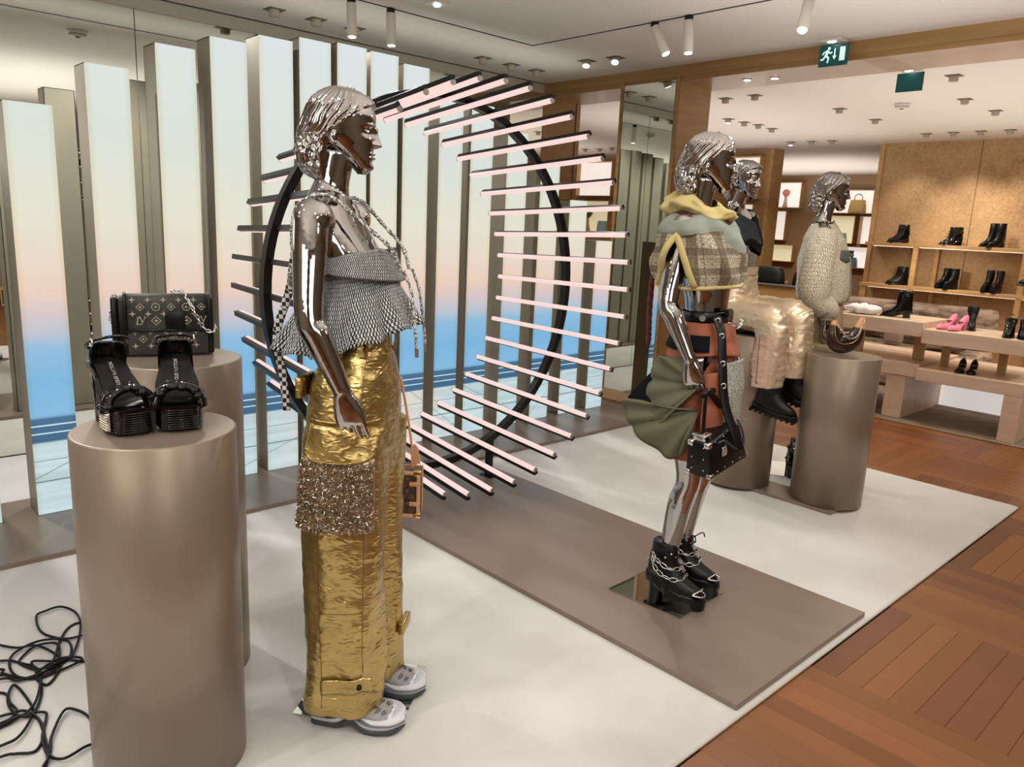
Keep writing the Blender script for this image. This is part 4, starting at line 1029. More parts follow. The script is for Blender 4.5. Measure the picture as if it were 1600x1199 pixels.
    skirt([(1.16, -.022, .121, .163), (1.10, -.023, .139, .186)], 'black_panel', 'black_fabric', .001, 8, ang=(R(-165), R(-58)), n=40, seed=3, lab='black panel across the rust flap')
    def sheet(ctrl, name, m, th=.005, nu=24, nv=20, amp=.006, lab=None):
        # bilinear-ish: ctrl is a grid of points
        rows_ = [curve(r, nu // (len(r) - 1)) for r in ctrl]; cols = list(zip(*rows_)); g_ = [curve(list(c_), nv // (len(ctrl) - 1)) for c_ in cols]
        nn = len(g_[0]); vs = []
        for c_ in g_:
            for p in c_: p = Vector(p); vs.append(p + Vector((1, 1, 0)) * noise.noise(p * 14) * amp)
        fs = [(i * nn + j, i * nn + j + 1, (i + 1) * nn + j + 1, (i + 1) * nn + j) for i in range(len(g_) - 1) for j in range(nn - 1)]
        ob = mobj(name, vs, fs, m, t, True); sm = ob.modifiers.new('s', 'SOLIDIFY'); sm.thickness = th
        if lab: ob['label'] = lab
        return ob
    def fan(org, far, name, m, pleats=7, amp=.013, lab=None, nr=14, k=7, bulge=.03):
        org = Vector(org); arc = [Vector(p) for p in curve(far, k)]; nn = len(arc); vs = []
        for i in range(nr):
            t_ = i / (nr - 1)
            for j, p in enumerate(arc):
                e = org.lerp(p, .06 + .94 * t_); w_ = math.sin(PI * t_ * .9) * bulge; pl = amp * (t_ ** .8) * math.sin(2 * PI * pleats * j / nn + .8 * math.sin(j * .3))
                vs.append(e + Vector((-.1, -1, 0)) * (w_ + pl))
        fs = [(i * nn + j, i * nn + j + 1, (i + 1) * nn + j + 1, (i + 1) * nn + j) for i in range(nr - 1) for j in range(nn - 1)]
        ob = mobj(name, vs, fs, m, t, True); sm = ob.modifiers.new('s', 'SOLIDIFY'); sm.thickness = .004
        if lab: ob['label'] = lab
        return ob
    fan((.050, -.200, .985), [(.02, -.190, 1.075), (-.08, -.195, 1.07), (-.15, -.150, 1.06), (-.175, -.135, .98), (-.180, -.150, .90), (-.150, -.190, .825), (-.10, -.210, .805), (-.07, -.212, .83)], 'olive_drape', 'olive', 6, .009, 'olive drape gathered at the near thigh')
    fan((.052, -.205, .885), [(-.10, -.212, .885), (-.20, -.190, .880), (-.285, -.150, .862), (-.245, -.175, .800), (-.200, -.195, .752), (-.12, -.21, .712), (-.04, -.205, .678), (.0, -.195, .70), (.03, -.19, .76)], 'olive_fold', 'olive', 6, .012, 'lower olive fold with a pointed tip at the back')
    vs = [Vector(p) for p in ((-.175, -.135, 1.0), (-.272, -.145, .872), (-.12, -.195, .868), (-.13, -.190, .90))]; mobj('black_lining', vs + [v + Vector((.004, .006, 0)) for v in vs], [(0, 1, 2, 3), (7, 6, 5, 4), (0, 4, 5, 1), (1, 5, 6, 2), (2, 6, 7, 3), (3, 7, 4, 0)], 'black_fabric', t)
    sheet([[(.085, -.15, 1.06), (.118, -.06, 1.06), (.125, .06, 1.06)], [(.115, -.155, .92), (.140, -.06, .90), (.140, .06, .91)], [(.10, -.13, .74), (.130, -.05, .73), (.130, .05, .76)]], 'tweed_panel', 'grey_tweed', lab='grey boucle front panel of the skirt')
    sheet([[(.05, -.19, 1.02), (.09, -.175, 1.03), (.115, -.14, 1.03)], [(.055, -.195, .86), (.09, -.18, .86), (.125, -.145, .87)], [(.05, -.16, .71), (.085, -.15, .70), (.12, -.125, .73)]], 'rust_leg_panel', 'rust', lab='rust panel over the near thigh')
    # belts
    def belt(z0, z1, A, B, tilt, name, m='black_leather'):
        rs = []
        for z, g_ in ((z0, 0), (z0 + .002, .003), (z1 - .002, .003), (z1, 0)): rs.append([Vector((-.02 + (A + g_) * math.cos(q), (B + g_) * math.sin(q), z + tilt * math.cos(q))) for q in [2 * PI * i / 60 for i in range(60)]])
        vs, fs, uv = shell_loft(rs, .003); return mobj(name, vs, fs, m, t, True)
    b1 = belt(1.205, 1.245, .094, .132, .004, 'belt')
    for q, r_ in ((-75, .012), (-40, .009), (-15, .009)):
        e = Vector((math.cos(R(q)), math.sin(R(q)), 0)); c = Vector((-.02, 0, 1.225)) + Vector((e.x * .100, e.y * .138, 0)); MB().tube([c, c + e * .004], r_, 16).go('stud', 'silver', b1)
    mb = MB(); mb.bbox(.072, -.080, 1.232, .088, -.030, 1.262, .003); mb.go('belt_clasp', 'black_patent', t); chain([(.085, -.09, 1.215), (.115, -.05, 1.195), (.118, .0, 1.20), (.10, .06, 1.215)], t, .020, .0022, 'belt_chain')
    mb = MB(); ps = curve([(.055, -.128, 1.235), (.085, -.140, 1.18), (.110, -.160, 1.05), (.135, -.17, .92), (.185, -.165, .80), (.205, -.155, .745)], 8)
    mb.tube(ps, .0035, 8, ell=5.2, flat=(1, -.8, 0)); st = mb.go('hanging_strap', 'black_leather', t, True)
    for z_ in (3, 9, 15, 20):
        p = Vector(ps[z_]); dn = Vector((.55, -1, 0)).normalized(); MB().tube([p + dn * .003 + (Vector((1, .55, 0)).normalized() * math.cos(q) + Vector((0, 0, 1)) * math.sin(q)) * .009 for q in [2 * PI * i / 16 for i in range(16)]], .0028, 6, closed=True).go('eyelet', 'silver', st, True)
    # boots with chains
    grp = 'black chained platform boots on the mirror plate'
    for s, lb in ((-1, 'black platform boot with looped silver chains, near one on the mirror plate'), (1, 'black platform boot with chains and bow laces, far one on the mirror plate')):
        p = O + Rt * (-s * .088) * 1.0 - F_ * .070
        p = O - Rt * (.088 * s) - F_ * .070
        b = thing('boot', lb, 'boot', (p.x, p.y, PLZ + .006), R(-82 if s < 0 else -78), grp)
        boot(b, Matrix.Identity(4), h=.245, plat=.045, heel=.055, W=.050, L_=.27, shaft=.054)
        MB().tube(curve([(.150, -.035, .062), (.180, -.02, .058), (.188, 0, .057), (.180, .02, .058), (.150, .035, .062)], 5), .003, 8).go('toe_bar', 'silver', b, True)
        MB().tube(curve([(.150, -.035, .062), (.168, -.02, .078), (.172, 0, .080), (.168, .02, .078), (.150, .035, .062)], 5), .003, 8).go('toe_bar', 'silver', b, True)
        chain([(-.05, -.03, .20), (-.01, -.056, .175), (.045, -.05, .150), (.075, 0, .145), (.045, .05, .150), (0, .056, .18)], b, .034, .0024)
        chain([(-.05, -.035, .19), (-.005, -.062, .135), (.06, -.056, .110), (.095, 0, .108), (.06, .056, .115), (0, .06, .16)], b, .034, .0024)
        for k in range(6):
            q = R(-65 + 26 * k); e = Vector((math.cos(q), math.sin(q), 0)); c = Vector((-.002, 0, .205 if k % 2 else .188)) + Vector((e.x * .054, e.y * .045, 0)); MB().ball(c, .0052, n=10).go('stud', 'silver', b, True)
        if s > 0:
            MB().tube(curve([(.05, 0, .215), (.075, -.03, .235), (.085, -.045, .215), (.06, -.01, .215), (.085, .03, .235), (.09, .05, .21)], 5), .0025, 6).go('bow_lace', 'black_fabric', b, True)
        MB().tube([(-.052, .0, .10), (-.075, 0, .098), (-.078, 0, .14), (-.055, 0, .15)], .004, 8).go('heel_spur', 'steel', b, True)
    return O, F_, Rt, arms
GO, GF, GR, G2A = gilet_mannequin()

# ================================================================== seated mannequin and jacket mannequin
def seated():
    X0, Y0 = 4.205, 2.47; zs = .960      # seat height
    dz = zs - .86
    HIP = 1.045
    def lg(s, kx, ky, kz, ax_, ay, az):
        hp = (.0, s * .085, HIP - .01); kn = (kx, ky, kz); an = (ax_, ay, az)
        return dict(j=[hp, tuple(Vector(hp).lerp(Vector(kn), .5)), kn, tuple(Vector(kn).lerp(Vector(an), .35)), an], r=[.080, .070, .050, .048, .033])
    legs = [lg(-1, .285, -.110, 1.06, .30, -.115, .66), lg(1, .335, .075, 1.08, .36, .060, .71)]
    arms = [std_arm(-1, (-.090, -.165, 1.628), (-.13, -.225, 1.38), (-.05, -.235, 1.17), (.2, 0, -1), (-.1, -1, .1), (1, 0, 0), .3), std_arm(1, (-.090, .165, 1.628), (-.12, .22, 1.38), (-.07, .225, 1.15), (.1, 0, -1), (-.2, 1, .05), (1, 0, 0), .3)]
    tor = [(z if z > .99 else z, x, a, b) for z, x, a, b in TORSO]
    t, o, T = figure('mannequin', 'seated chrome mannequin in black cross-over top on the pedestal', (X0, Y0, 0), R(-90), arms, legs, (-.055, 1.752, -4, 4), vox=.006, seed=14., dz=.095, dx=.0)
    # trousers
    mb = MB(); rs = [ell((xc, 0, z), a, b, 40, 2.3) for z, xc, a, b in ((.962, -.02, .10, .165), (.99, -.02, .135, .185), (1.06, -.015, .135, .18), (1.14, -.018, .115, .165), (1.22, -.02, .095, .145), (1.30, -.022, .088, .132), (1.345, -.025, .085, .126))]
    mb.rings(rs)
    for s, l in zip((-1, 1), legs):
        j = l['j']; kn = Vector(j[2]); an = Vector(j[4])
        pts = [(-.05, s * .085, 1.085, .100), (.08, s * .095, 1.085, .098), (kn.x - .06, kn.y, kn.z + .012, .092), (kn.x + .0, kn.y, kn.z - .01, .089), (kn.x + .02, kn.y, kn.z - .10, .090), (an.x - .0, an.y, an.z + .17, .092), (an.x + .0, an.y, an.z + .02, .094)]
        limb(mb, pts, 6, 26)
    vs, fs = remesh(mb, .008, 4)
    for i, v in enumerate(vs):
        n_ = noise.noise(v * 11) * .014 + abs(noise.noise(Vector((v.x * 20, v.y * 20, v.z * 34)))) * -.014 + noise.noise(v * 40) * .003; vs[i] = v + Vector((n_, n_ * .6, n_ * (.9 if v.z > 1.02 else .1)))
    mi = []
    tr = MB().add(vs, fs); 
    for f in fs:
        c = sum((vs[q] for q in f), Vector()) / len(f); mi.append(1 if (c.y < -.03 and c.z < .985 and c.x < .335) else 0)
    tr = tr.go('trousers', ['sand_gold', 'pink_denim'], t, True, mi=mi); tr['label'] = 'sand gold foil trousers with pink denim leg panel'
    bv = bvh_of(tr); ps = []
    for i in range(12):
        z = .98 - .028 * i; h = hit(bv, (.262 + .002 * i, -.6, z), (0, 1, 0))
        if h: ps.append(h - Vector((0, .001, 0)))
    MB().tube(ps, .002, 6).go('seam', 'gold_dark', t, True)
    rs = [ell((-.025, 0, z), .090, .132, 50, 2.3) for z in (1.305, 1.307, 1.35, 1.352)]; vs, fs, uv = shell_loft(rs, .004); mobj('waistband', vs, fs, 'sand_gold', t, True)
    # black cross-over top
    rs = []; n = 110
    for i in range(20):
        v_ = i / 19; ring = []
        for j in range(n):
            an = 2 * PI * j / n; ca, sa = math.cos(an), math.sin(an); fr = max(0, ca)
            zt = 1.705 - .075 * fr ** 2 - .010 * abs(sa) ** 4; zb = 1.455 - .045 * max(0, sa * .8 + ca * .3) + .05 * max(0, -sa) * fr
            z = zt + (zb - zt) * v_; A = hl([(1.40, .108), (1.50, .124), (1.56, .114), (1.60, .092), (1.66, .078), (1.705, .060)], z); B = hl([(1.40, .142), (1.50, .168), (1.56, .200), (1.62, .226), (1.67, .222), (1.70, .15), (1.72, .10)], z)
            ring.append(Vector((hl([(1.40, -.035), (1.5, -.045), (1.6, -.085), (1.66, -.095)], z) + A * ca, B * sa, z)))
        rs.append(ring)
    vs, fs, uv = shell_loft(rs, .004); tp = mobj('crossover_top', vs, fs, 'black_fabric', t, True); tp['label'] = 'black sleeveless cross-over top with pointed lapels'
    for s, m_ in ((-1, mat('navy_lapel', (.02, .028, .04), .6)),):
        pts = [(.062, s * .030, 1.615), (.01, s * .15, 1.665), (-.02, s * .215, 1.625), (.055, s * .10, 1.50), (.088, -s * .03, 1.49)]
        vs = [Vector(p) for p in pts]; vs += [v - Vector((.006, 0, 0)) for v in vs]; mobj('lapel', vs, [(0, 1, 2, 3, 4), (9, 8, 7, 6, 5)] + [(i, (i + 1) % 5, 5 + (i + 1) % 5, 5 + i) for i in range(5)], m_, t)
    grp = 'black lug boots of the seated mannequin'
    for s, l, lb in ((-1, legs[0], 'black lug sole boot hanging lower, nearer the pedestal front'), (1, legs[1], 'black lug sole boot hanging higher, beside the crescent bag pedestal')):
        an = Vector(l['j'][4]); w_ = Vector((X0, Y0, 0)) + Matrix.Rotation(R(-90), 3, 'Z') @ Vector((an.x - .0, an.y, 0)); b = thing('boot', lb, 'boot', (w_.x, w_.y, an.z - .135), R(-78), grp); b.rotation_euler = (0, R(10), R(-78))
        boot(b, Matrix.Identity(4), h=.19, plat=.034, heel=.006, W=.050, L_=.27, shaft=.058)
        for k in range(9):
            q = k / 8; MB().box(-.07 + .25 * q - .007, -.054, -.006, -.07 + .25 * q + .007, .054, .014).go('sole_lug', 'black_leather', b)
        MB().tube(curve([(.172, -.035, .036), (.186, 0, .036), (.172, .035, .036)], 5), .0022, 6).go('welt_stitch', 'grey_rubber', b, True)
seated()

def jacket_mannequin():
    F_ = Vector((math.cos(R(-60)), math.sin(R(-60)), 0)); O = Vector((4.62, 2.28, 0)) + F_ * .155
    plate('mirror plate seen in the gap between the two right pedestals', [(4.49, 2.35), (4.66, 2.09), (4.93, 2.27), (4.76, 2.54)], .0125)
    arms = [std_arm(-1, (-.090, -.168, 1.56), (-.120, -.225, 1.27), (-.02, -.215, 1.045), (.22, .05, -.97), (.1, -1, .05), (1, .1, 0), .3), std_arm(1, (-.090, .168, 1.56), (-.10, .225, 1.30), (.0, .22, 1.08), (.2, .05, -.98), (-.2, 1, .05), (1, 0, 0), .3)]
    legs = [std_leg((-.03, s * .085, .90), (-.01, s * .08, .56), (-.06, s * .07, .17)) for s in (-1, 1)]
    t, o, T = figure('mannequin', 'farthest chrome mannequin, in cream tweed jacket behind the crescent bag', (O.x, O.y, 0), R(-60), arms, legs, (-.066, 1.712, -2, 3), vox=.006, seed=21., dz=.026)
    rs = []; n = 120
    for i in range(30):
        v_ = i / 29; z = 1.645 - .51 * v_; ring = []
        A = hl([(0, .055), (.06, .080), (.2, .120), (.5, .150), (.8, .165), (.93, .155), (1, .135)], v_); B = hl([(0, .070), (.05, .120), (.12, .165), (.3, .178), (.7, .19), (1, .165)], v_)
        for j in range(n):
            an = 2 * PI * j / n; ca, sa = math.cos(an), math.sin(an); q = noise.noise(Vector((ca * 2 + 7, sa * 2, z * 6))) * .012
            ring.append(Vector((-.085 + .05 * v_ + (A + q) * ca, (B + q) * sa, z - (.02 * abs(sa) if v_ < .2 else 0) + .03 * max(0, ca) * v_)))
        rs.append(ring)
    vs, fs, uv = shell_loft(rs, .006); b = mobj('jacket', vs, fs, 'cream_tweed', t, True, uv=uv); b['label'] = 'boxy cream tweed jacket'
    MB().tube(rs[0][::3], .005, 8, closed=True).go('neck_binding', 'black_leather', t, True)
    bv = bvh_of(b)
    for s, a in ((-1, arms[0]), (1, arms[1])):
        j = [Vector(p) for p in a['j']]; pts = [(*(j[0] + Vector((0, s * -.01, .012))), .075), (*(j[1] + Vector((0, s * .012, 0))), .088), (*(j[2] + Vector((.005, s * .01, 0))), .094), (*(j[3] + Vector((0, s * .005, -.03))), .086), (*(j[4] + Vector((-.004, 0, .075))), .066), (*(j[4] + Vector((.0, 0, .035))), .044)]
        c = curve(pts, 8); nn = 40; rs = []; uvs = []
        mb = MB(); mb.tube([p[:3] for p in c], [p[3] + .004 * noise.noise(Vector(p[:3]) * 12) for p in c], nn); uvs = [((i % nn) / nn * .5, (i // nn) / len(c) * .9) for i in range(len(mb.v))]
        mb.go('sleeve', 'cream_tweed', t, True, uv=uvs)
        mb = MB(); w_ = j[4] + Vector((.0, 0, .035)); mb.tube([w_ + Vector((-.002, 0, .012)), w_ + Vector((.004, 0, -.02))], [.040, .036], 26); mb.go('cuff', 'cream_tweed', t, True, uv=[((i % 26) / 26 * .3, i / 52 * .1) for i in range(len(mb.v))])
    pk = patch(bv, lambda u_, v_: (.015 + .085 * u_, 1.475 - .055 * v_ - .02 * (1 - abs(2 * u_ - 1)) * v_), 8, 4, .002, .004, d=(-.35, 1, 0) if False else (0, 1, 0)).go('chest_pocket_flap', mat('slate_flap', (.10, .12, .11), .6), t, True)
    sh = MB()
    for sy in (-1,):
        ps = []
        for i in range(12):
            z = 1.44 - .026 * i; h = hit(bv, (.6, -.075 + .0, z), (-1, 0, 0)); ps.append(h + Vector((.002, 0, 0)))
        sh.tube(ps, .003, 8, ell=5, flat=(1, -.3, 0))
    sh.go('front_placket', 'sage', t, True)
    # beige trousers seen behind the seated figure
    mb = MB(); mb.rings([ell((xc, 0, z), a, b_, 40, 2.3) for z, xc, a, b_ in ((.84, -.022, .11, .17), (.95, -.022, .125, .185), (1.06, -.02, .115, .17), (1.16, -.02, .095, .135), (1.22, -.02, .09, .125))])
    for s in (-1, 1): limb(mb, [(-.02, s * .095, .90, .10), (-.015, s * .10, .72, .105), (-.015, s * .10, .55, .11)], 6, 30)
    vs, fs = remesh(mb, .009, 3); tr = MB().add(vs, fs).go('cropped_trousers', mat('beige_twill', (.40, .29, .16), .7), t, True)
    grp = 'black heeled boots of the jacket mannequin'
    for s, lb in ((-1, 'black patent heeled boot seen between the two right pedestals'), (1, 'black patent heeled boot hidden behind its partner on the far plate')):
        p = O + Vector((math.sin(R(-60)), -math.cos(R(-60)), 0)) * (-s * .075) - F_ * .07
        bt = thing('boot', lb, 'boot', (p.x, p.y, .018), R(-64), grp); boot(bt, Matrix.Identity(4), h=.225, plat=.012, heel=.075, m='black_patent', W=.040, L_=.25, shaft=.046)
jacket_mannequin()

# ================================================================== bags
def letters_LV(mb, c, ux, uy, nz, s):
    # interlocked serif L and V as thin raised strokes; c centre, ux/uy in-plane axes
    def quad(pts): 
        a = [c + ux * x * s + uy * y * s + nz * .0006 for x, y in pts]; n = len(a); mb.add(a + [p - nz * .0006 for p in a], [tuple(range(n))] + [(i, n + i, n + (i + 1) % n, (i + 1) % n) for i in range(n)])
    def st(x0, y0, x1, y1, w_): d = Vector((x1 - x0, y1 - y0)).normalized(); n = Vector((-d.y, d.x)) * w_; quad([(x0 - n.x, y0 - n.y), (x1 - n.x, y1 - n.y), (x1 + n.x, y1 + n.y), (x0 + n.x, y0 + n.y)])
    st(-.28, .42, -.40, -.42, .06); st(-.52, -.42, .16, -.42, .035); st(.12, -.42, .19, -.26, .03); st(-.42, .42, -.14, .42, .03)
    st(-.08, .48, .20, -.22, .06); st(.20, -.22, .50, .48, .035); st(-.20, .48, .04, .48, .03); st(.36, .48, .62, .48, .03)
def flower4(mb, c, ux, uy, nz, s, kind):
    def quad(pts):
        a = [c + ux * x * s + uy * y * s + nz * .0006 for x, y in pts]; n = len(a); mb.add(a + [p - nz * .0006 for p in a], [tuple(range(n))] + [(i, n + i, n + (i + 1) % n, (i + 1) % n) for i in range(n)])
    if kind == 0:    # four pointed star flower
        for k in range(4):
            a = PI / 2 * k; quad([(.5 * math.cos(a), .5 * math.sin(a)), (.16 * math.cos(a + .8), .16 * math.sin(a + .8)), (0, 0), (.16 * math.cos(a - .8), .16 * math.sin(a - .8))])
    else:            # ring (kind 2) or lozenge (kind 1) with a small star
        m_ = 4 if kind == 1 else 16
        for i in range(m_):
            a, b = 2 * PI * i / m_ + (PI / 2 if kind == 1 else 0), 2 * PI * (i + 1) / m_ + (PI / 2 if kind == 1 else 0); r0, r1 = (.46, .56)
            quad([(r0 * math.cos(a), r0 * math.sin(a)), (r1 * math.cos(a), r1 * math.sin(a)), (r1 * math.cos(b), r1 * math.sin(b)), (r0 * math.cos(b), r0 * math.sin(b))])
        for k in range(4):
            a = PI / 2 * k; quad([(.30 * math.cos(a), .30 * math.sin(a)), (.10 * math.cos(a + .8), .10 * math.sin(a + .8)), (0, 0), (.10 * math.cos(a - .8), .10 * math.sin(a - .8))])
def monogram(par, f, u0, u1, v0, v1, du, dv, s, m, name='monogram_print', skip=None):
    # f(u,v)->(point, ux, uy, normal)
    mb = MB(); r = 0; v = v1 - dv * .3
    while v > v0:
        c_ = 0; u_ = u0 + (du * .5 if r % 2 else 0)
        while u_ <= u1:
            if not (skip and skip(u_, v)):
                p, ux, uy, nz = f(u_, v)
                if r % 2 == 0: flower4(mb, p, ux, uy, nz, s * .8, 0)
                elif r % 4 == 1: flower4(mb, p, ux, uy, nz, s * .85, 1 if c_ % 2 == 0 else 2)
                else: (letters_LV if c_ % 2 == 0 else (lambda *a: flower4(*a, 1)))(mb, p, ux, uy, nz, s)
            u_ += du; c_ += 1
        v -= dv; r += 1
    o = mb.go(name, m, par); o['kind'] = 'stuff'; return o

def flap_bag():
    t = thing('handbag', 'black monogram flap handbag with silver chain on the taller pedestal', 'handbag', (.852, 2.545, 1.0845), R(-17))
    W_, H_, D_ = .275, .192, .085
    mb = MB(); mb.bbox(-W_ / 2, -D_ / 2, .002, W_ / 2, D_ / 2, H_ - .006, .012); mb.go('body', 'black_leather', t, True)
    for s in (-1, 1):
        mb = MB(); mb.bbox(s * W_ / 2 - .014, -D_ / 2 - .004, .004, s * W_ / 2 + .006, D_ / 2 + .003, H_ - .004, .008); mb.go('gusset', 'black_leather', t, True)
    cv = noisy('dark_canvas', (.022, .022, .017), (.035, .034, .027), 60, .6)
    mb = MB(); mb.bbox(-W_ / 2 + .030, -D_ / 2 - .006, .006, W_ / 2 - .012, -D_ / 2 + .002, .088, .002); lo = mb.go('front_panel', cv, t, True)
    # flap curving over the top
    prof = [(.035, H_ - .002), (.0, H_ + .003), (-.030, H_ + .001), (-D_ / 2 - .002, H_ - .012), (-D_ / 2 - .009, H_ - .035), (-D_ / 2 - .011, .092), (-D_ / 2 - .010, .084)]
    pr = curve(prof, 5); x0, x1 = -W_ / 2 + .028, W_ / 2 - .010; vs = []; 
    for y, z in pr: vs += [(x0, y, z), (x1, y, z)]
    k = len(pr); fs = [(2 * i, 2 * i + 1, 2 * i + 3, 2 * i + 2) for i in range(k - 1)]
    fl = mobj('flap', vs, fs, cv, t, True); sm = fl.modifiers.new('s', 'SOLIDIFY'); sm.thickness = .004; sm.offset = -1
    mb = MB(); mb.tube([(x0 - .003, y, z) for y, z in pr], .005, 8); mb.tube([(x1 + .003, y, z) for y, z in pr], .005, 8); mb.tube([(x0, pr[-1][0], pr[-1][1]), (x1, pr[-1][0], pr[-1][1])], .006, 8); e = mb.go('flap_edging', 'black_leather', fl, True); e['kind'] = 'stuff'
    X, Z, Y = Vector((1, 0, 0)), Vector((0, 0, 1)), Vector((0, -1, 0))
    sm.offset = 1; sm.thickness = .001
    def yp(v): return hl([(.084, -D_ / 2 - .014), (.092, -D_ / 2 - .015), (H_ - .035, -D_ / 2 - .013), (H_ - .012, -D_ / 2 - .0065), (H_, -D_ / 2 + .006)], v)
    monogram(fl, lambda u_, v: (Vector((u_, yp(v) - .002, v)), X, Z, Y), x0 + .018, x1 - .014, .100, H_ - .006, .044, .0215, .026, 'flower_print', skip=lambda u_, v: abs(u_ - .03) < .032 and v < .135)
    monogram(lo, lambda u_, v: (Vector((u_, -D_ / 2 - .0068, v)), X, Z, Y), -W_ / 2 + .050, W_ / 2 - .030, .016, .084, .044, .0215, .026, 'flower_print')
    mb = MB(); mb.bbox(.0, -D_ / 2 - .017, .090, .060, -D_ / 2 - .010, .145, .004); mb.go('front_tab', 'black_leather', t, True)
    chain([(x1 - .07, -.02, H_ + .008), (x1 - .05, -D_ / 2 - .018, H_ - .03), (x1 - .03, -D_ / 2 - .022, H_ - .075), (x1 - .012, -D_ / 2 - .022, H_ - .105), (x1 + .012, -D_ / 2 - .018, H_ - .115), (x1 + .022, -.02, H_ - .10)], t, .016, .0026, 'chain_strap')
    chain([(x1 - .11, -.01, H_ + .010), (x1 - .09, -.008, H_ + .012), (x1 - .07, -.012, H_ + .012)], t, .014, .0024, 'chain_strap')
    chain([(-W_ / 2 - .004, -.02, H_ - .03), (-W_ / 2 - .014, -.02, H_ - .05), (-W_ / 2 - .016, -.015, H_ - .075), (-W_ / 2 - .012, -.01, H_ - .09)], t, .014, .0026, 'side_chain')
flap_bag()

def sandal(lb, x, y, rz, patch_side, grp):
    t = thing('platform_sandal', lb, 'sandal', (x, y, .9855), rz, grp); t.scale = (1.05, 1.26, .93)
    # side outline of the sole: x forward
    W_ = .043
    def sect(pts_top, pts_bot, w_=W_, name='sole', m='black_patent'):
        n = len(pts_top); vs = []
        for s in (-1, 1):
            for (a, z) in pts_top: vs.append(Vector((a, s * w_ * (1 - .22 * max(0, (a - .07) / .06)) * (.82 if a < 0 else 1), z)))
            for (a, z) in pts_bot: vs.append(Vector((a, s * w_ * (1 - .22 * max(0, (a - .07) / .06)) * (.82 if a < 0 else 1), z)))
        fs = []
        for i in range(n - 1):
            a, b = i, i + 1; o = 2 * n
            fs += [(a, b, n + b, n + a), (o + a, o + n + a, o + n + b, o + b), (a, o + a, o + b, b), (n + a, n + b, o + n + b, o + n + a)]
        fs += [(0, n, 3 * n, 2 * n), (n - 1, 3 * n - 1, 4 * n - 1, 2 * n - 1)]
        return mobj(name, vs, fs, m, t)
    sect([(-.095, .172), (-.07, .168), (-.03, .140), (.0, .108), (.03, .082), (.06, .072), (.10, .070), (.128, .074)], [(-.095, .150), (-.07, .146), (-.03, .118), (.0, .04), (.03, .004), (.06, 0), (.10, 0), (.124, .006)])
    rings_ = MB()
    for k in range(9):      # ribs of the platform edge
        z = .010 + .0065 * k; rings_.tube([(.022 + .012 * (k > 3) * 0, -W_ - .001, z), (.07, -W_ - .002, z), (.11, -W_ * .86, z), (.130, -W_ * .5, z), (.134, 0, z), (.130, W_ * .5, z), (.11, W_ * .86, z), (.07, W_ + .002, z), (.022, W_ + .001, z)], .0022, 6)
    o = rings_.go('sole_ribs', 'black_patent', t, True); o['kind'] = 'stuff'
    hb = MB(); hb.rings([[Vector((-.066 + .030 * k2 * math.cos(q), .031 * k2 * math.sin(q), z)) for q in [2 * PI * j / 20 + .15 for j in range(20)]] for z, k2 in ((0, 1.0), (.07, 1.0), (.15, 1.12))]); hb.go('block_heel', 'black_patent', t, True)
    ins = []
    for a, z in curve([(-.092, .176), (-.05, .161), (-.02, .134), (.01, .101), (.04, .079), (.09, .0735)], 4): ins.append((a, z))
    vs = []; 
    for a, z in ins: vs += [(a, -.030, z), (a, .030, z)]
    mobj('insole', vs, [(2 * i, 2 * i + 1, 2 * i + 3, 2 * i + 2) for i in range(len(ins) - 1)], 'black_leather', t, True)
    cd = bpy.data.curves.new('lettering', 'FONT'); cd.body = 'LOUIS VUITTON'; cd.size = .0105; cd.extrude = .0002; cd.align_x = 'CENTER'; cd.align_y = 'CENTER'
    tx = bpy.data.objects.new('tmp', cd); COL.objects.link(tx); me = bpy.data.meshes.new_from_object(tx.evaluated_get(bpy.context.evaluated_depsgraph_get())); bpy.data.objects.remove(tx)
    me.materials.append(M['silver']); to = bpy.data.objects.new('lettering', me); COL.objects.link(to); to.parent = t
    d = (Vector((.01, 0, .101)) - Vector((-.05, 0, .161))).normalized(); nrm = Vector((-d.z, 0, d.x)); nrm = -nrm if nrm.z < 0 else nrm
    mx_ = Matrix((( -d.x, nrm.cross(-d).x, nrm.x), (-d.y, nrm.cross(-d).y, nrm.y), (-d.z, nrm.cross(-d).z, nrm.z))).to_4x4(); to.matrix_local = Matrix.Translation(Vector((-.022, 0, .1405)) + nrm * .003) @ mx_
    # bubbly toe strap
    rnd = random.Random(int(x * 1000)); mb = MB()
    mb.tube(curve([(.075, -W_ - .002, .055), (.068, -W_ * .8, .098), (.066, 0, .118), (.068, W_ * .8, .098), (.075, W_ + .002, .055)], 6), .022, 14, ell=.55, flat=(1, 0, 0))
    for k in range(46):
        q = PI * (k / 45.); r_ = .0085 + rnd.random() * .004; mb.ball((.066 + rnd.uniform(-.024, .024), -math.cos(q) * (W_ + .002), .062 + .052 * math.sin(q) + rnd.uniform(-.003, .008)), r_, n=9)
    o = mb.go('knotted_toe_strap', 'black_patent', t, True)
    hc = MB(); rs = []
    for z, g in ((.165, 0), (.19, .001), (.215, -.002), (.222, -.004)): rs.append([Vector((-.062 + (.038 + g) * math.cos(q), (.035 + g) * math.sin(q), z)) for q in [R(80) + R(200) * j / 20 for j in range(21)]])
    vs = [p for r in rs for p in r]; fs = [(i * 21 + j, i * 21 + j + 1, (i + 1) * 21 + j + 1, (i + 1) * 21 + j) for i in range(3) for j in range(20)]; ob = mobj('heel_cup', vs, fs, 'black_patent', t, True); sm = ob.modifiers.new('s', 'SOLIDIFY'); sm.thickness = .004
    mb = MB(); ps = [(-.058 + .046 * math.cos(q), .040 * math.sin(q), .222 + .026 * math.cos(q) + .0) for q in [2 * PI * j / 36 for j in range(36)]]; mb.tube(ps, .0042, 8, closed=True); st = mb.go('ankle_strap', 'black_patent', t, True)
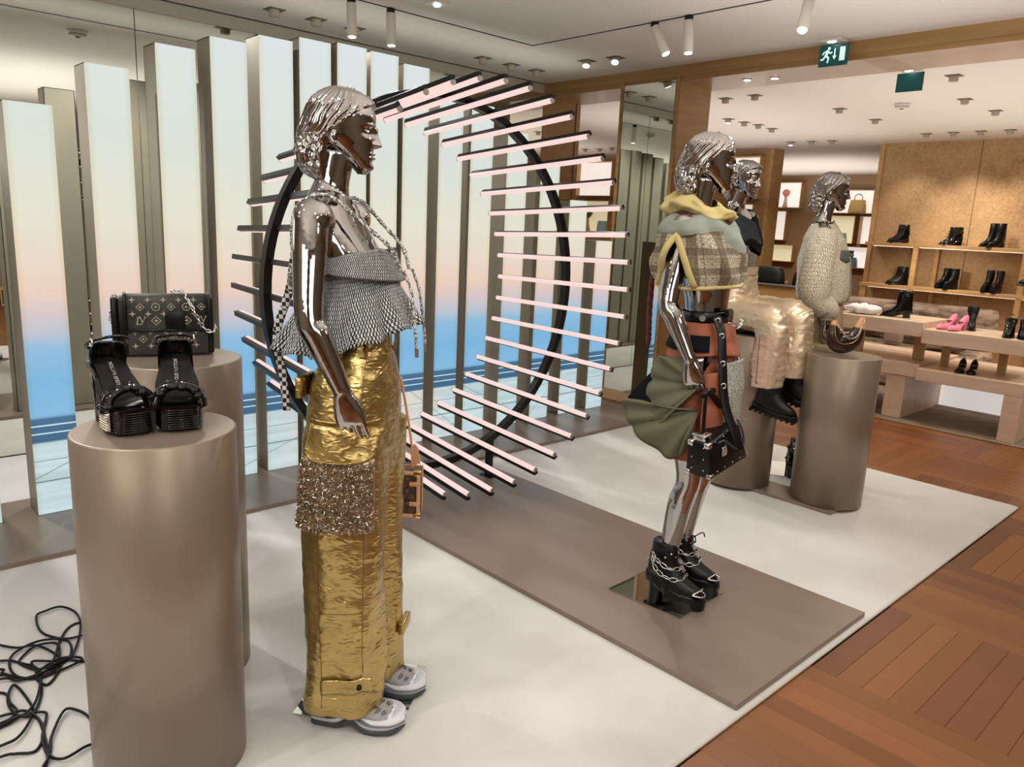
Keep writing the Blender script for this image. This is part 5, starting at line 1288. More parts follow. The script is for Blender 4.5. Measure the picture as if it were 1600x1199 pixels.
    mb = MB(); c = Vector((-.030, -patch_side * .038, .232)); mb.tube([c + Vector((.009 * math.cos(q), 0, .011 * math.sin(q))) for q in [2 * PI * j / 16 for j in range(16)]], .0018, 6, closed=True); mb.go('buckle', 'silver', st, True)
    if patch_side > 0:
        mb = MB(); mb.bbox(.050, -W_ - .0065, .012, .098, -W_ - .0035 + .004, .062, .002); p = mb.go('silver_flower_plate', 'silver', t, True); q = MB()
        for i in range(7):
            for j in range(7): q.ball((.054 + .0067 * i, -W_ - .0068, .016 + .007 * j), .0030 + .0012 * rnd.random(), n=7)
        q = q.go('crystals', 'sequin_silver', p, True); q['kind'] = 'stuff'
g = 'pair of black platform sandals on the nearest pedestal'
sandal('black patent platform sandal with silver plate on its side, left one on the nearest pedestal', .583, 2.115, R(-88), 1, g)
sandal('black patent platform sandal facing the camera, right one on the nearest pedestal', .722, 2.085, R(-108), -1, g)

def trunk_bag():
    F_ = GF; p = Vector((2.62, 1.60, 0)); ht = GO + GF * .035 - GR * 0
    t = thing('handbag', 'small black trunk shaped handbag hanging from the hand of the gilet mannequin', 'handbag', (2.395, 1.450, .650), R(6))
    t.rotation_euler = (0, R(-8), R(2))
    L_, D_, H_ = .27, .112, .138
    vs = [(0, 0, 0), (L_, 0, 0), (L_, D_, 0), (0, D_, 0), (.0, .012, H_), (L_ * .80, .012, H_ * 1.16), (L_ * .80, D_ - .012, H_ * 1.16), (.0, D_ - .012, H_)]
    bm = bmesh.new(); vv = [bm.verts.new(v) for v in vs]
    for f in ((3, 2, 1, 0), (4, 5, 6, 7), (0, 1, 5, 4), (1, 2, 6, 5), (2, 3, 7, 6), (3, 0, 4, 7)): bm.faces.new([vv[i] for i in f])
    bmesh.ops.bevel(bm, geom=bm.edges[:], offset=.009, segments=3, profile=.5, affect='EDGES'); bm.verts.index_update()
    mb = MB().add([v.co for v in bm.verts], [tuple(v.index for v in f.verts) for f in bm.faces]); bm.free(); b = mb.go('body', 'black_leather', t, True)
    for (x, y, z) in ((.0, .0, .0), (.0, D_, .0), (.0, .012, H_), (.0, D_ - .012, H_), (.0, .5 * 0, 0)):
        MB().bbox(x - .003, y - (.003 if y < .05 else .022), z - (.003 if z < .05 else .020), x + .024, y + (.022 if y < .05 else .003), z + (.020 if z < .05 else .003), .006).go('metal_corner', 'silver', t, True)
    for i in range(2):
        for j in range(3): MB().ball((-.001, .032 + .050 * i, .03 + .045 * j), .0032, n=8).go('rivet', 'silver', t, True)
    for i in range(5):
        for j in (0, 1): MB().ball((.045 + .055 * i, .001 + .010 * j, .020 + (.115 + .006 * i) * j), .0028, n=8).go('rivet', 'silver', t, True)
    lk = MB(); lk.bbox(.075, -.004, .070, .105, .006, .105, .002); lk = lk.go('lock_plate', 'silver', t, True); lk2 = MB(); letters_LV(lk2, Vector((.090, -.0048, .098 + .013)), Vector((1, 0, 0)), Vector((0, 0, 1)), Vector((0, -1, 0)), .016); lk2.go('lock_emblem', 'silver', lk)
    for z in (.076, .084, .092): MB().bbox(.078, -.0062, z, .102, -.003, z + .004, .001).go('lock_bar', 'silver', lk)
    mb = MB(); mb.bbox(.01, .035, H_ - .004, .018, .085, H_ + .022, .003); mb.bbox(.045, .035, H_ + .0, .053, .085, H_ + .024, .003); mb.bbox(.01, .03, H_ + .018, .053, .09, H_ + .026, .003); mb.go('top_clasp', 'silver', t, True)
    MB().tube(curve([(.045, .0, H_ - .004), (.07, -.012, H_ + .0), (.12, -.018, .10), (.17, -.02, .07), (.20, -.018, .09), (.205, -.006, .14), (.195, .01, .18)], 8), .0042, 8).go('cord_handle', mat('blue_black_cord', (.03, .045, .06), .3), t, True)
    # straps to the hand
    inv = (Matrix.Translation(t.location) @ t.rotation_euler.to_matrix().to_4x4()).inverted()
    hw = Matrix.Translation(GO) @ Matrix.Rotation(R(-75), 4, 'Z') @ Vector((.085, -.235, .965 + .0)); hl_ = inv @ hw
    for tgt, nm in (((.03, .055, H_ + .020), 'carry_strap'), ((.215, .055, H_ + .045), 'carry_strap')):
        MB().tube(curve([tuple(hl_ + Vector((-.01 if tgt[0] < .1 else .012, 0, .0))), tuple(hl_.lerp(Vector(tgt), .4) + Vector((-.008 if tgt[0] < .1 else .006, 0, 0))), tgt], 6), .0032, 8, ell=4.5, flat=(0, 1, 0)).go(nm, 'black_leather', t, True)
    MB().tube([hl_ + Vector((-.035, 0, -.004)), hl_ + Vector((0, 0, .004)), hl_ + Vector((.04, 0, -.004))], .012, 12).go('strap_grip', 'black_leather', t, True)
    MB().tube([Vector((.215, .055, H_ + .045)) + Vector((.012 * math.cos(q), 0, .014 * math.sin(q) - .008)) for q in [2 * PI * j / 16 for j in range(16)]], .0028, 6, closed=True).go('strap_ring', 'silver', t, True)
trunk_bag()

def box_bag():
    o = Vector((1.19, 1.90, 0)); F_ = Vector((math.cos(R(-50)), math.sin(R(-50)), 0)); Lf = Vector((-F_.y, F_.x, 0)); c = o + F_ * .035 + Lf * .275
    t = thing('box_bag', 'small brown monogram box bag with natural leather corners behind the gold trousers', 'handbag', (c.x, c.y, .565), R(-44))
    W_, D_, H_ = .150, .075, .155
    MB().bbox(-W_ / 2, -D_ / 2, .0, W_ / 2, D_ / 2, H_, .005).go('body', 'brown_mono', t, True)
    e = .009
    for sy in (-1, 1):
        y = sy * D_ / 2
        for x0, z0, x1, z1 in ((-W_ / 2 - .003, -.003, W_ / 2 + .003, e), (-W_ / 2 - .003, H_ - e, W_ / 2 + .003, H_ + .003), (-W_ / 2 - .003, 0, -W_ / 2 + e, H_), (W_ / 2 - e, 0, W_ / 2 + .003, H_)):
            MB().bbox(x0, y - .004 - (.002 if sy < 0 else -.002), z0, x1, y + .004, z1, .002).go('leather_edge', 'tan', t, True)
    for z in (.045, .115): MB().bbox(W_ / 2 - .034, -D_ / 2 - .007, z - .008, W_ / 2 + .004, -D_ / 2 + .0, z + .008, .004).go('leather_tab', 'tan', t, True); 
    for z in (.045, .115): MB().ball((W_ / 2 - .028, -D_ / 2 - .008, z), .0035, n=8).go('rivet', 'gold_metal', t, True)
    MB().bbox(W_ / 2 - .02, -D_ / 2 - .007, H_ - .014, W_ / 2 + .006, -D_ / 2 + .012, H_ + .006, .003).go('metal_corner', 'gold_metal', t, True); MB().bbox(W_ / 2 - .02, -D_ / 2 - .007, -.005, W_ / 2 + .006, -D_ / 2 + .012, .012, .003).go('metal_corner', 'gold_metal', t, True)
    MB().bbox(-.012, -D_ / 2 - .010, H_ - .05, .014, -D_ / 2 - .003, H_ - .012, .003).go('lock', 'gold_metal', t, True)
    X, Z, Y = Vector((1, 0, 0)), Vector((0, 0, 1)), Vector((0, -1, 0)); monogram(t, lambda u_, v: (Vector((u_, -D_ / 2 - .0006, v)), X, Z, Y), -W_ / 2 + .02, W_ / 2 - .02, .02, H_ - .015, .030, .022, .020, 'tan_print')
    MB().tube(curve([(-.035, -.0, H_), (-.030, 0, H_ + .10), (0, .0, H_ + .28), (.005, 0, H_ + .30), (.040, 0, H_ + .10), (.045, 0, H_)], 8), .0042, 8, ell=1.6).go('top_handle', 'tan', t, True)
    mb = MB(); mb.prism([(.048, H_ + .02), (.072, H_ + .02), (.064, H_ + .075), (.050, H_ + .09), (.044, H_ + .075)], -.004, .004, Matrix.Rotation(R(90), 4, 'X')); mb.go('leather_tag', 'tan', t)
box_bag()

def crescent_bag():
    t = thing('shoulder_bag', 'brown crescent shaped monogram shoulder bag with tan ends and gold chain', 'handbag', (4.345, 1.86, .899), R(-35))
    pts = [(-.078, 0, .190, .012), (-.084, 0, .162, .022), (-.082, 0, .115, .038), (-.060, 0, .070, .052), (-.012, 0, .062, .060), (.036, 0, .080, .056), (.066, 0, .125, .042), (.080, 0, .175, .027), (.086, 0, .212, .015)]
    c = curve(pts, 5); mb = MB(); mb.tube([p[:3] for p in c], [p[3] for p in c], 20, ell=.62, flat=(0, 0, 1)); mb.go('body', mat('brown_coated_canvas', (.028, .011, .006), .25, coat=.3), t, True)
    for sl in (c[:6], c[-9:]): MB().tube([p[:3] for p in sl], [p[3] * 1.06 for p in sl], 20, ell=.66, flat=(0, 0, 1)).go('leather_end', 'tan', t, True)
    MB().tube([(p[0] * 1.0, -.038 * min(1, p[3] / .06), p[2] - p[3] * .0) for p in c[4:-4]], .0022, 6).go('piping', 'tan', t, True)
    chain([(-.080, -.020, .175), (-.05, -.040, .130), (-.01, -.044, .095), (.035, -.042, .105), (.062, -.034, .15), (.085, -.02, .195)], t, .013, .0022, 'gold_chain'); t.children[-1].data.materials[0] = M['gold_metal']
    MB().tube(curve([(-.078, .0, .172), (-.03, -.0, .125), (.03, .0, .13), (.088, 0, .19)], 8), .005, 8, ell=1.7).go('shoulder_strap', 'tan', t, True)
    for s in (-.6, .8): MB().tube(curve([(-.075, s * .02, .165), (-.02, s * .03, .112), (.04, s * .026, .125), (.085, s * .016, .18)], 6), .0028, 6).go('zip', 'gold_metal', t, True)
crescent_bag()

# ------------------------------------------------------------------ black cables on the rug
def cables():
    P = [[(.382, 2.96), (.421, 2.898), (.482, 2.869), (.519, 2.73), (.454, 2.61), (.436, 2.687), (.52, 2.735), (.573, 2.687), (.439, 2.668), (.383, 2.743), (.399, 2.857), (.487, 2.9), (.566, 2.851), (.549, 2.744), (.484, 2.7), (.388, 2.682), (.342, 2.723), (.16, 2.75)],
        [(.70, 2.83), (.627, 2.849), (.563, 2.875), (.513, 2.974), (.522, 3.103), (.555, 3.119), (.609, 3.123), (.642, 3.05), (.629, 2.931), (.565, 2.757), (.516, 2.714), (.449, 2.713), (.415, 2.782), (.416, 2.824), (.473, 2.876), (.527, 2.852), (.53, 2.8), (.492, 2.69), (.424, 2.677), (.356, 2.754), (.352, 2.785), (.2, 2.86)],
        [(.72, 2.93), (.654, 2.958), (.603, 2.96), (.552, 2.879), (.488, 2.717), (.442, 2.676), (.382, 2.696), (.349, 2.764), (.18, 2.80)],
        [(.66, 2.66), (.583, 2.679), (.544, 2.718), (.493, 2.738), (.443, 2.772), (.441, 2.719), (.431, 2.585), (.383, 2.468), (.344, 2.488), (.338, 2.579), (.371, 2.669), (.389, 2.545), (.381, 2.465), (.33, 2.371), (.279, 2.356), (.15, 2.36)],
        [(.2, 2.70), (.33, 2.653), (.342, 2.563), (.347, 2.502), (.306, 2.511), (.18, 2.52)],
        [(.15, 2.44), (.302, 2.475), (.366, 2.47), (.411, 2.449), (.407, 2.417), (.38, 2.335), (.373, 2.266), (.369, 2.215), (.344, 2.169), (.30, 2.0), (.2, 1.8)],
        [(.16, 2.44), (.298, 2.456), (.357, 2.47), (.39, 2.431), (.383, 2.295), (.378, 2.227), (.403, 2.187), (.455, 2.204), (.489, 2.227), (.508, 2.342), (.488, 2.403), (.456, 2.418), (.401, 2.317), (.384, 2.257), (.354, 2.178), (.28, 1.9)],
        [(.12, 2.30), (.271, 2.303), (.308, 2.298), (.354, 2.284), (.39, 2.361), (.385, 2.447), (.353, 2.501), (.299, 2.458), (.15, 2.43)],
        [(.2, 2.9), (.363, 2.848), (.412, 2.803), (.45, 2.717), (.427, 2.592), (.386, 2.495), (.333, 2.468), (.299, 2.462), (.14, 2.45)]]
    t = thing('cable', 'tangled black cable loops on the rug at the bottom left corner', 'cable', (.4, 2.6, .0125))
    for k, p in enumerate(P):
        c = curve([(x - .4, y - 2.6, .005 + .0045 * (1 + math.sin(i * 1.3 + k))) for i, (x, y) in enumerate(p)], 9); MB().tube(c, .0042, 8).go('cable_loop', 'black', t, True)
cables()

# ================================================================== back room
def back_room():
    # tall lit niches on the far cork wall (left) and the deep wall seen through the gap
    def niche(lb, X, y0, y1, z0, z1, gm, d=.16):
        t = thing('lit_niche', lb, 'display niche', (X, (y0 + y1) / 2, z0), 0, 'back lit display niches'); hy = (y1 - y0) / 2; h = z1 - z0
        for nm, b_ in (('shelf', (-d, -hy, -.014, 0, hy, 0)), ('shelf', (-d, -hy, h, 0, hy, h + .014)), ('side_board', (-d, -hy - .014, -.014, 0, -hy, h + .014)), ('side_board', (-d, hy, -.014, 0, hy + .014, h + .014))): MB().box(*b_).go(nm, 'shelf_wood', t)
        MB().box(-.03, -hy, 0, -.01, hy, h).go('glowing_back', gm, t)
    niche('upper lit niche right of the pillar, behind the heads', XW, 6.32, 6.86, 2.08, 2.69, 'white_glow'); niche('lower lit niche right of the pillar, behind the black top', XW, 6.36, 6.80, 1.52, 1.98, 'white_glow')
    niche('large white lit niche seen between pillar mirror and ring tubes', XW, 9.23, 10.08, 2.10, 2.69, 'white_glow'); niche('yellow lit niche with vase seen between mirror and ring tubes', XW, 9.25, 9.93, 1.46, 2.00, 'yellow_glow')
    X = 16.2; sbox('wall_niche', X + .005, 5.9, 0, X + .2, 12.0, ZC, mat('niche_wall2', (.33, .215, .115), .6))
    niche('white niche holding the pink vase', X, 8.26, 9.02, 2.14, 2.66, 'white_glow'); niche('white niche below the pink vase', X, 8.54, 9.3, 1.44, 2.05, 'white_glow')
    niche('white niche holding the yellow handbag', X, 6.70, 7.60, 2.05, 2.50, 'white_glow'); niche('yellow lit niche under the yellow handbag', X, 7.02, 7.80, 1.44, 1.98, 'yellow_glow'); niche('narrow white niche next to the cork wall', X, 6.60, 6.90, 1.44, 1.98, 'white_glow')
    niche('lowest white niche beside the front of the tweed jacket', X, 6.55, 7.60, .95, 1.36, 'white_glow'); niche('pale niche above the dark counter', X, 8.3, 9.2, .98, 1.32, 'yellow_glow')
    sbox('trim_20', XW - .02, 4.54, 0, XW + .3, 4.60, ZC, 'shelf_wood'); sbox('trim_21', XW - .02, 6.18, 0, XW + .3, 6.24, ZC, 'shelf_wood')
    def vase(lb, x, y, z, c1, c2, s=1.):
        t = thing('vase', lb, 'vase', (x, y, z)); t.scale = (s, s, s); MB().lathe([(.05, 0), (.055, .005), (.028, .14), (.026, .2), (.035, .22)], 24).go('foot', mat('vf' + lb[:4], c1, .4), t, True); MB().lathe([(.035, .221), (.075, .27), (.08, .31), (.05, .35), (.02, .362)], 24).go('head', mat('vh' + lb[:4], c2, .4), t, True)
    vase('pink round headed vase in the deep white niche', X - .09, 8.62, 2.141, (.75, .5, .4), (.8, .28, .25), 1.05); vase('sand coloured vase with dark collar in the yellow niche', XW - .09, 9.78, 1.461, (.6, .45, .25), (.16, .09, .03), 1.1); vase('small brown figure in the niche left of the jacket', X - .09, 9.12, 1.441, (.5, .22, .1), (.35, .12, .05), .6)
    def small_bag(lb, x, y, z, w_, h, col, rz=R(90), hd=True):
        t = thing('handbag', lb, 'handbag', (x, y, z), rz); mb = MB(); mb.rings([[Vector((p.x, p.y, zz)) for p in ell((0, 0, zz), w_ / 2 * k, w_ * .22 * k, 28, 3)] for zz, k in ((.0, .98), (h * .05, 1.), (h * .6, .93), (h * .97, .80), (h, .76))]); mb.go('body', mat('bag_' + lb[:9], col, .45), t, True)
        if hd: MB().tube(curve([(-w_ * .22, 0, h * .95), (-w_ * .20, 0, h * 1.3), (0, 0, h * 1.45), (w_ * .20, 0, h * 1.3), (w_ * .22, 0, h * .95)], 6), w_ * .022, 8).go('handle', 'brown_mono', t, True)
    small_bag('yellow handbag with brown handle in the deep white niche', X - .10, 7.02, 2.051, .36, .26, (.62, .42, .14)); small_bag('dark bag at the left end of the pink vase niche', X - .08, 8.93, 2.141, .16, .22, (.03, .02, .015), hd=False); small_bag('blue grey handbag low beside the jacket hem', X - .08, 7.05, .951, .34, .20, (.12, .16, .22), hd=False)
    small_bag('pale green ornament in the yellow niche behind the jacket', X - .08, 7.30, 1.441, .26, .20, (.28, .40, .36), hd=False); small_bag('pale blue shoe shaped bag in the yellow niche by the mirror', XW - .08, 9.42, 1.461, .24, .19, (.35, .55, .60), hd=False)
    # counter with black box bags
    t = thing('counter', 'low wooden sales counter with glass top behind the seated mannequin', 'counter', (9.6, 5.15, 0)); MB().bbox(-.35, -.75, 0, .35, .75, .90, .01).go('cabinet', 'shelf_wood', t); MB().bbox(-.38, -.78, .901, .38, .78, .925, .004).go('top_panel', 'steel', t); MB().box(-.36, -.76, .926, .36, .76, .93).go('glass_top', mat('dark_glass', (.02, .02, .02), .05), t)
    small_bag('wide black handbag on the glass counter', 9.45, 5.16, .931, .42, .20, (.012, .012, .012), hd=False); small_bag('small black bag at the right end of the glass counter', 9.45, 4.72, .931, .22, .15, (.012, .012, .012), hd=False)
    # shoe shelving on the cork wall
    t = thing('shoe_shelf', 'two tier oak shoe shelf along the cork wall', 'shelf', (10.70, 2.0, 0))
    for z in (1.465, .915): MB().bbox(0, -3.2, z, .34, 2.50, z + .045, .003).go('shelf_board', 'shelf_wood', t)
    for y in (1.84, .60, -.9): MB().box(.003, y - .03, .0, .05, y + .03, 1.464).go('upright', 'shelf_wood', t); MB().box(.27, y - .20, .0, .31, y - .15, 1.464).go('rear_upright', 'shelf_wood', t)
    MB().box(.01, 2.42, 0, .05, 2.49, .914).go('upright', 'shelf_wood', t)
    for z in (1.458, .908): MB().box(.05, -3.1, z, .085, 2.40, z + .006).go('light_strip', mat('strip%d' % int(z * 10), (1, .9, .75), .4, emit=(1, .84, .6), es=1.6), t)
    def pair(kind, lb, x, y, z, rz, grp, m='black_leather', sep=.11, **kw):
        for s in (-1, 1):
            dx_, dy_ = -math.sin(rz) * sep / 2 * s, math.cos(rz) * sep / 2 * s
            t = thing(kind, lb % ('right' if s < 0 else 'left'), 'shoe', (x + dx_, y + dy_, z), rz, grp); kw2 = dict(kw); 
            if kind == 'pump': pump(t, m, **kw2)
            else: boot(t, Matrix.Identity(4), m=m, **kw2)
    def pump(t, m, heel=.06, toe=1., L_=.25):
        sole = [(-.10, heel), (-.07, heel), (-.02, heel * .65), (.04, .006), (.10, .004), (.145, .010)]
        c = curve([(a, 0, z) for a, z in sole], 4); rs = []
        for a, _, z in c:
            w_ = hl([(-.10, .020), (-.07, .030), (0, .029), (.06, .040), (.10, .036), (.13, .022), (.145, .006)], a); hgt = hl([(-.10, .060), (-.06, .052), (-.0, .026), (.045, .030), (.08, .048), (.12, .034), (.145, .010)], a)
            rs.append([Vector((a, w_ * math.cos(q), z + max(0, hgt * math.sin(q)) if math.sin(q) > 0 else z)) for q in [2 * PI * j / 18 for j in range(18)]])
        MB().rings(rs).go('upper', m, t, True); MB().rings([[Vector((-.075 + k2 * .022 * math.cos(q), k2 * .022 * math.sin(q), z)) for q in [2 * PI * j / 14 for j in range(14)]] for z, k2 in ((0, .8), (heel * .5, .85), (heel + .01, 1.15))]).go('heel', m, t, True)
        MB().rings([ell((-.035, 0, heel * .6 + .030), .052, .024, 18), ell((-.030, 0, heel * .6 + .034), .045, .019, 18)]).go('lining', 'tan_print', t, True)
    G1 = 'boots on the shoe shelf'
    a = R(150)
    pair('ankle_boot', 'black patent ankle boot on the top shelf board, leftmost pair, %s boot', 10.86, 4.08, 1.5115, R(128), G1, 'black_patent', h=.24, plat=.02, heel=.02, laces=False)
    pair('ankle_boot', 'black lace-up high heeled boot on the top shelf board, middle pair, %s boot', 10.86, 3.44, 1.5115, R(138), G1, 'black_patent', sep=.098, h=.23, plat=.012, heel=.085, W=.036)
    pair('ankle_boot', 'tall black soft boot on the top shelf board, third pair, %s boot', 10.86, 2.98, 1.5115, R(150), G1, h=.29, plat=.02, heel=.03, laces=False)
    pair('ankle_boot', 'brown black chelsea boot on the lower shelf board, left pair, %s boot', 10.86, 4.02, .9615, R(128), G1, h=.24, plat=.022, heel=.01, laces=False)
    pair('ankle_boot', 'black chunky laced boot on the lower shelf board, middle pair, %s boot', 10.86, 3.42, .9615, R(160), G1, h=.26, plat=.06, heel=.0)
    pair('ankle_boot', 'black laced platform boot on the lower shelf board, right pair, %s boot', 10.86, 2.92, .9615, R(175), G1, h=.27, plat=.065, heel=.0)
    # bench and tables of pale wood
    t = thing('display_bench', 'pale wood display bench with the black pumps on top', 'bench', (6.92, 1.53, .0085))
    MB().bbox(0, 0, .375, 1.0, .80, .48, .004).go('seat', 'pale_wood', t); MB().bbox(0, 0, .0, .98, .13, .374, .004).go('end_panel', 'pale_wood', t)
    t = thing('display_bench', 'slightly higher pale wood bench left of the pumps bench', 'bench', (6.98, 2.335, .0085)); MB().bbox(0, 0, .385, 1.0, 1.1, .50, .004).go('seat', 'pale_wood', t); MB().bbox(.02, .10, .0, .98, .26, .384, .004).go('end_panel', 'pale_wood', t); MB().bbox(.02, .95, .0, .98, 1.08, .384, .004).go('end_panel', 'pale_wood', t)
    t = thing('display_table', 'pale table board carrying the pink shoes', 'table', (6.92, 1.53, .0095)); MB().bbox(.0, 0, .695, .62, .80, .815, .004).go('board', 'pale_wood', t); MB().box(.36, .24, .481, .40, .30, .694).go('post', 'shelf_wood', t); MB().box(.36, .68, .481, .40, .74, .694).go('post', 'shelf_wood', t)
    t = thing('display_table', 'higher pale table board with the big black boot and white cloth', 'table', (6.95, 2.335, .0095)); MB().bbox(.0, 0, .74, .62, .80, .865, .004).go('board', 'pale_wood', t); MB().box(.3, .62, .501, .36, .70, .739).go('post', 'shelf_wood', t); MB().box(.3, .08, .501, .36, .16, .739).go('post', 'shelf_wood', t)
    tag(MB().bbox(6.86, -2.5, .0005, 10.2, 4.6, .008, .002).go('grey_rug', 'grey_stone'), 'grey brown stone patterned rug under the pale benches', 'rug')
    tag(MB().bbox(7.98, 1.66, .0085, 8.02, 2.90, .33, .002).go('lightbox', 'floor_white'), 'white lit panel seen under the pale bench', 'light panel')
    pair('pump', 'black patent pump on the pale bench, %s shoe of the pair', 7.10, 2.00, .490, R(190), 'black pumps on the bench', 'black_patent', sep=.085, heel=.05)
    pair('pump', 'pink heeled pump with dark buckle, %s shoe of the pair', 7.14, 2.17, .826, R(165), 'pink pumps on the table board', noisy('pink_satin', (.80, .20, .34), (.88, .28, .42), 20, .5), sep=.10, heel=.07)
    t = thing('ankle_boot', 'slim black shoe standing behind the pink pumps', 'shoe', (7.36, 2.10, .826), R(200)); boot(t, Matrix.Identity(4), h=.20, plat=.01, heel=.05, W=.034, L_=.23, shaft=.038)
    pair('ankle_boot', 'glossy black shoe at the right end of the table board, %s one', 7.14, 1.70, .826, R(190), 'glossy black shoes on the table board', 'black_patent', sep=.10, h=.15, plat=.012, heel=.04)
    t = thing('ankle_boot', 'big black boot standing on the higher table board', 'shoe', (7.18, 2.60, .876), R(95)); boot(t, Matrix.Identity(4), h=.235, plat=.012, heel=.04, W=.045, L_=.27, shaft=.060, m='black_patent')
    t = thing('shoe_stand', 'clear stand lifting a pair of black shoes at the right edge', 'stand', (7.40, 1.60, .8255)); MB().bbox(-.06, -.1, .0, .12, .1, .008, .003).go('foot', 'steel', t); 
    MB().tube([(.09, 0, .008), (.09, 0, .395)], .006, 10).go('rod', 'steel', t); MB().bbox(-.12, -.14, .395, .14, .16, .402, .002).go('tray', mat('clear_tray', (.6, .6, .6), .1), t)
    pair('ankle_boot', 'black heeled shoe on the clear stand at the right edge, %s one', 7.41, 1.64, 1.2285, R(110), 'black shoes at the right edge', sep=.12, h=.18, plat=.012, heel=.05)
    mb = MB(); rs = []
    for i in range(14):
        q = PI * (i + .5) / 14; rs.append([Vector((.10 * math.sin(q) * math.cos(p), .17 * math.sin(q) * math.sin(p), .045 - .045 * math.cos(q))) * 1.0 + Vector((0, 0, 0)) for p in [2 * PI * j / 36 for j in range(36)]])
    rs = [[v + (v - Vector((0, 0, .04))).normalized() * .028 * noise.noise(v * 22) for v in r] for r in rs]
    for r in rs:
        for v in r: v.z = max(v.z, .0)
    o = mb.rings(rs).go('cloth', noisy('white_cloth', (.75, .76, .80), (.85, .86, .90), 9, .9), None, True); o.location = (7.12, 2.93, .876); tag(o, 'crumpled white cloth on the higher table board', 'cloth')
    # marbled sofa blocks and cushions
    mr = noisy('marbled_fabric', (.16, .11, .08), (.50, .37, .29), 3.4, .8, detail=8, stretch=(1, 1.2, 5), lo=.40, hi=.60)
    t = thing('sofa', 'brown marbled low sofa behind the pale tables', 'sofa', (8.9, 3.35, .009)); MB().bbox(-.45, -.95, 0, .45, .95, .42, .05).go('seat', mr, t, True); MB().bbox(.2, -.95, .421, .46, .95, .86, .06).go('backrest', mr, t, True)
    for lb, x, y, z, rx, ry, s, m_ in (('marbled square cushion leaning upright on the sofa', 8.93, 3.15, .645, 0, R(-12), (.06, .30, .20), mr), ('dark diamond shaped cushion on the sofa', 8.72, 3.50, .645, R(45), R(-10), (.05, .14, .14), 'brown_mono'), ('pale oval cushion beside the big black boot', 8.66, 3.20, .62, 0, R(-8), (.05, .10, .17), mat('pale_cushion', (.50, .40, .33), .8)), ('pale flat cushion on the right end of the sofa', 8.70, 2.70, .545, 0, R(6), (.12, .22, .10), mr)):
        o = MB().bbox(-s[0], -s[1], -s[2], s[0], s[1], s[2], min(s) * .8).go('cushion', m_, None, True); o.location = (x, y, z); o.rotation_euler = (rx, ry, 0); tag(o, lb, 'cushion')
back_room()
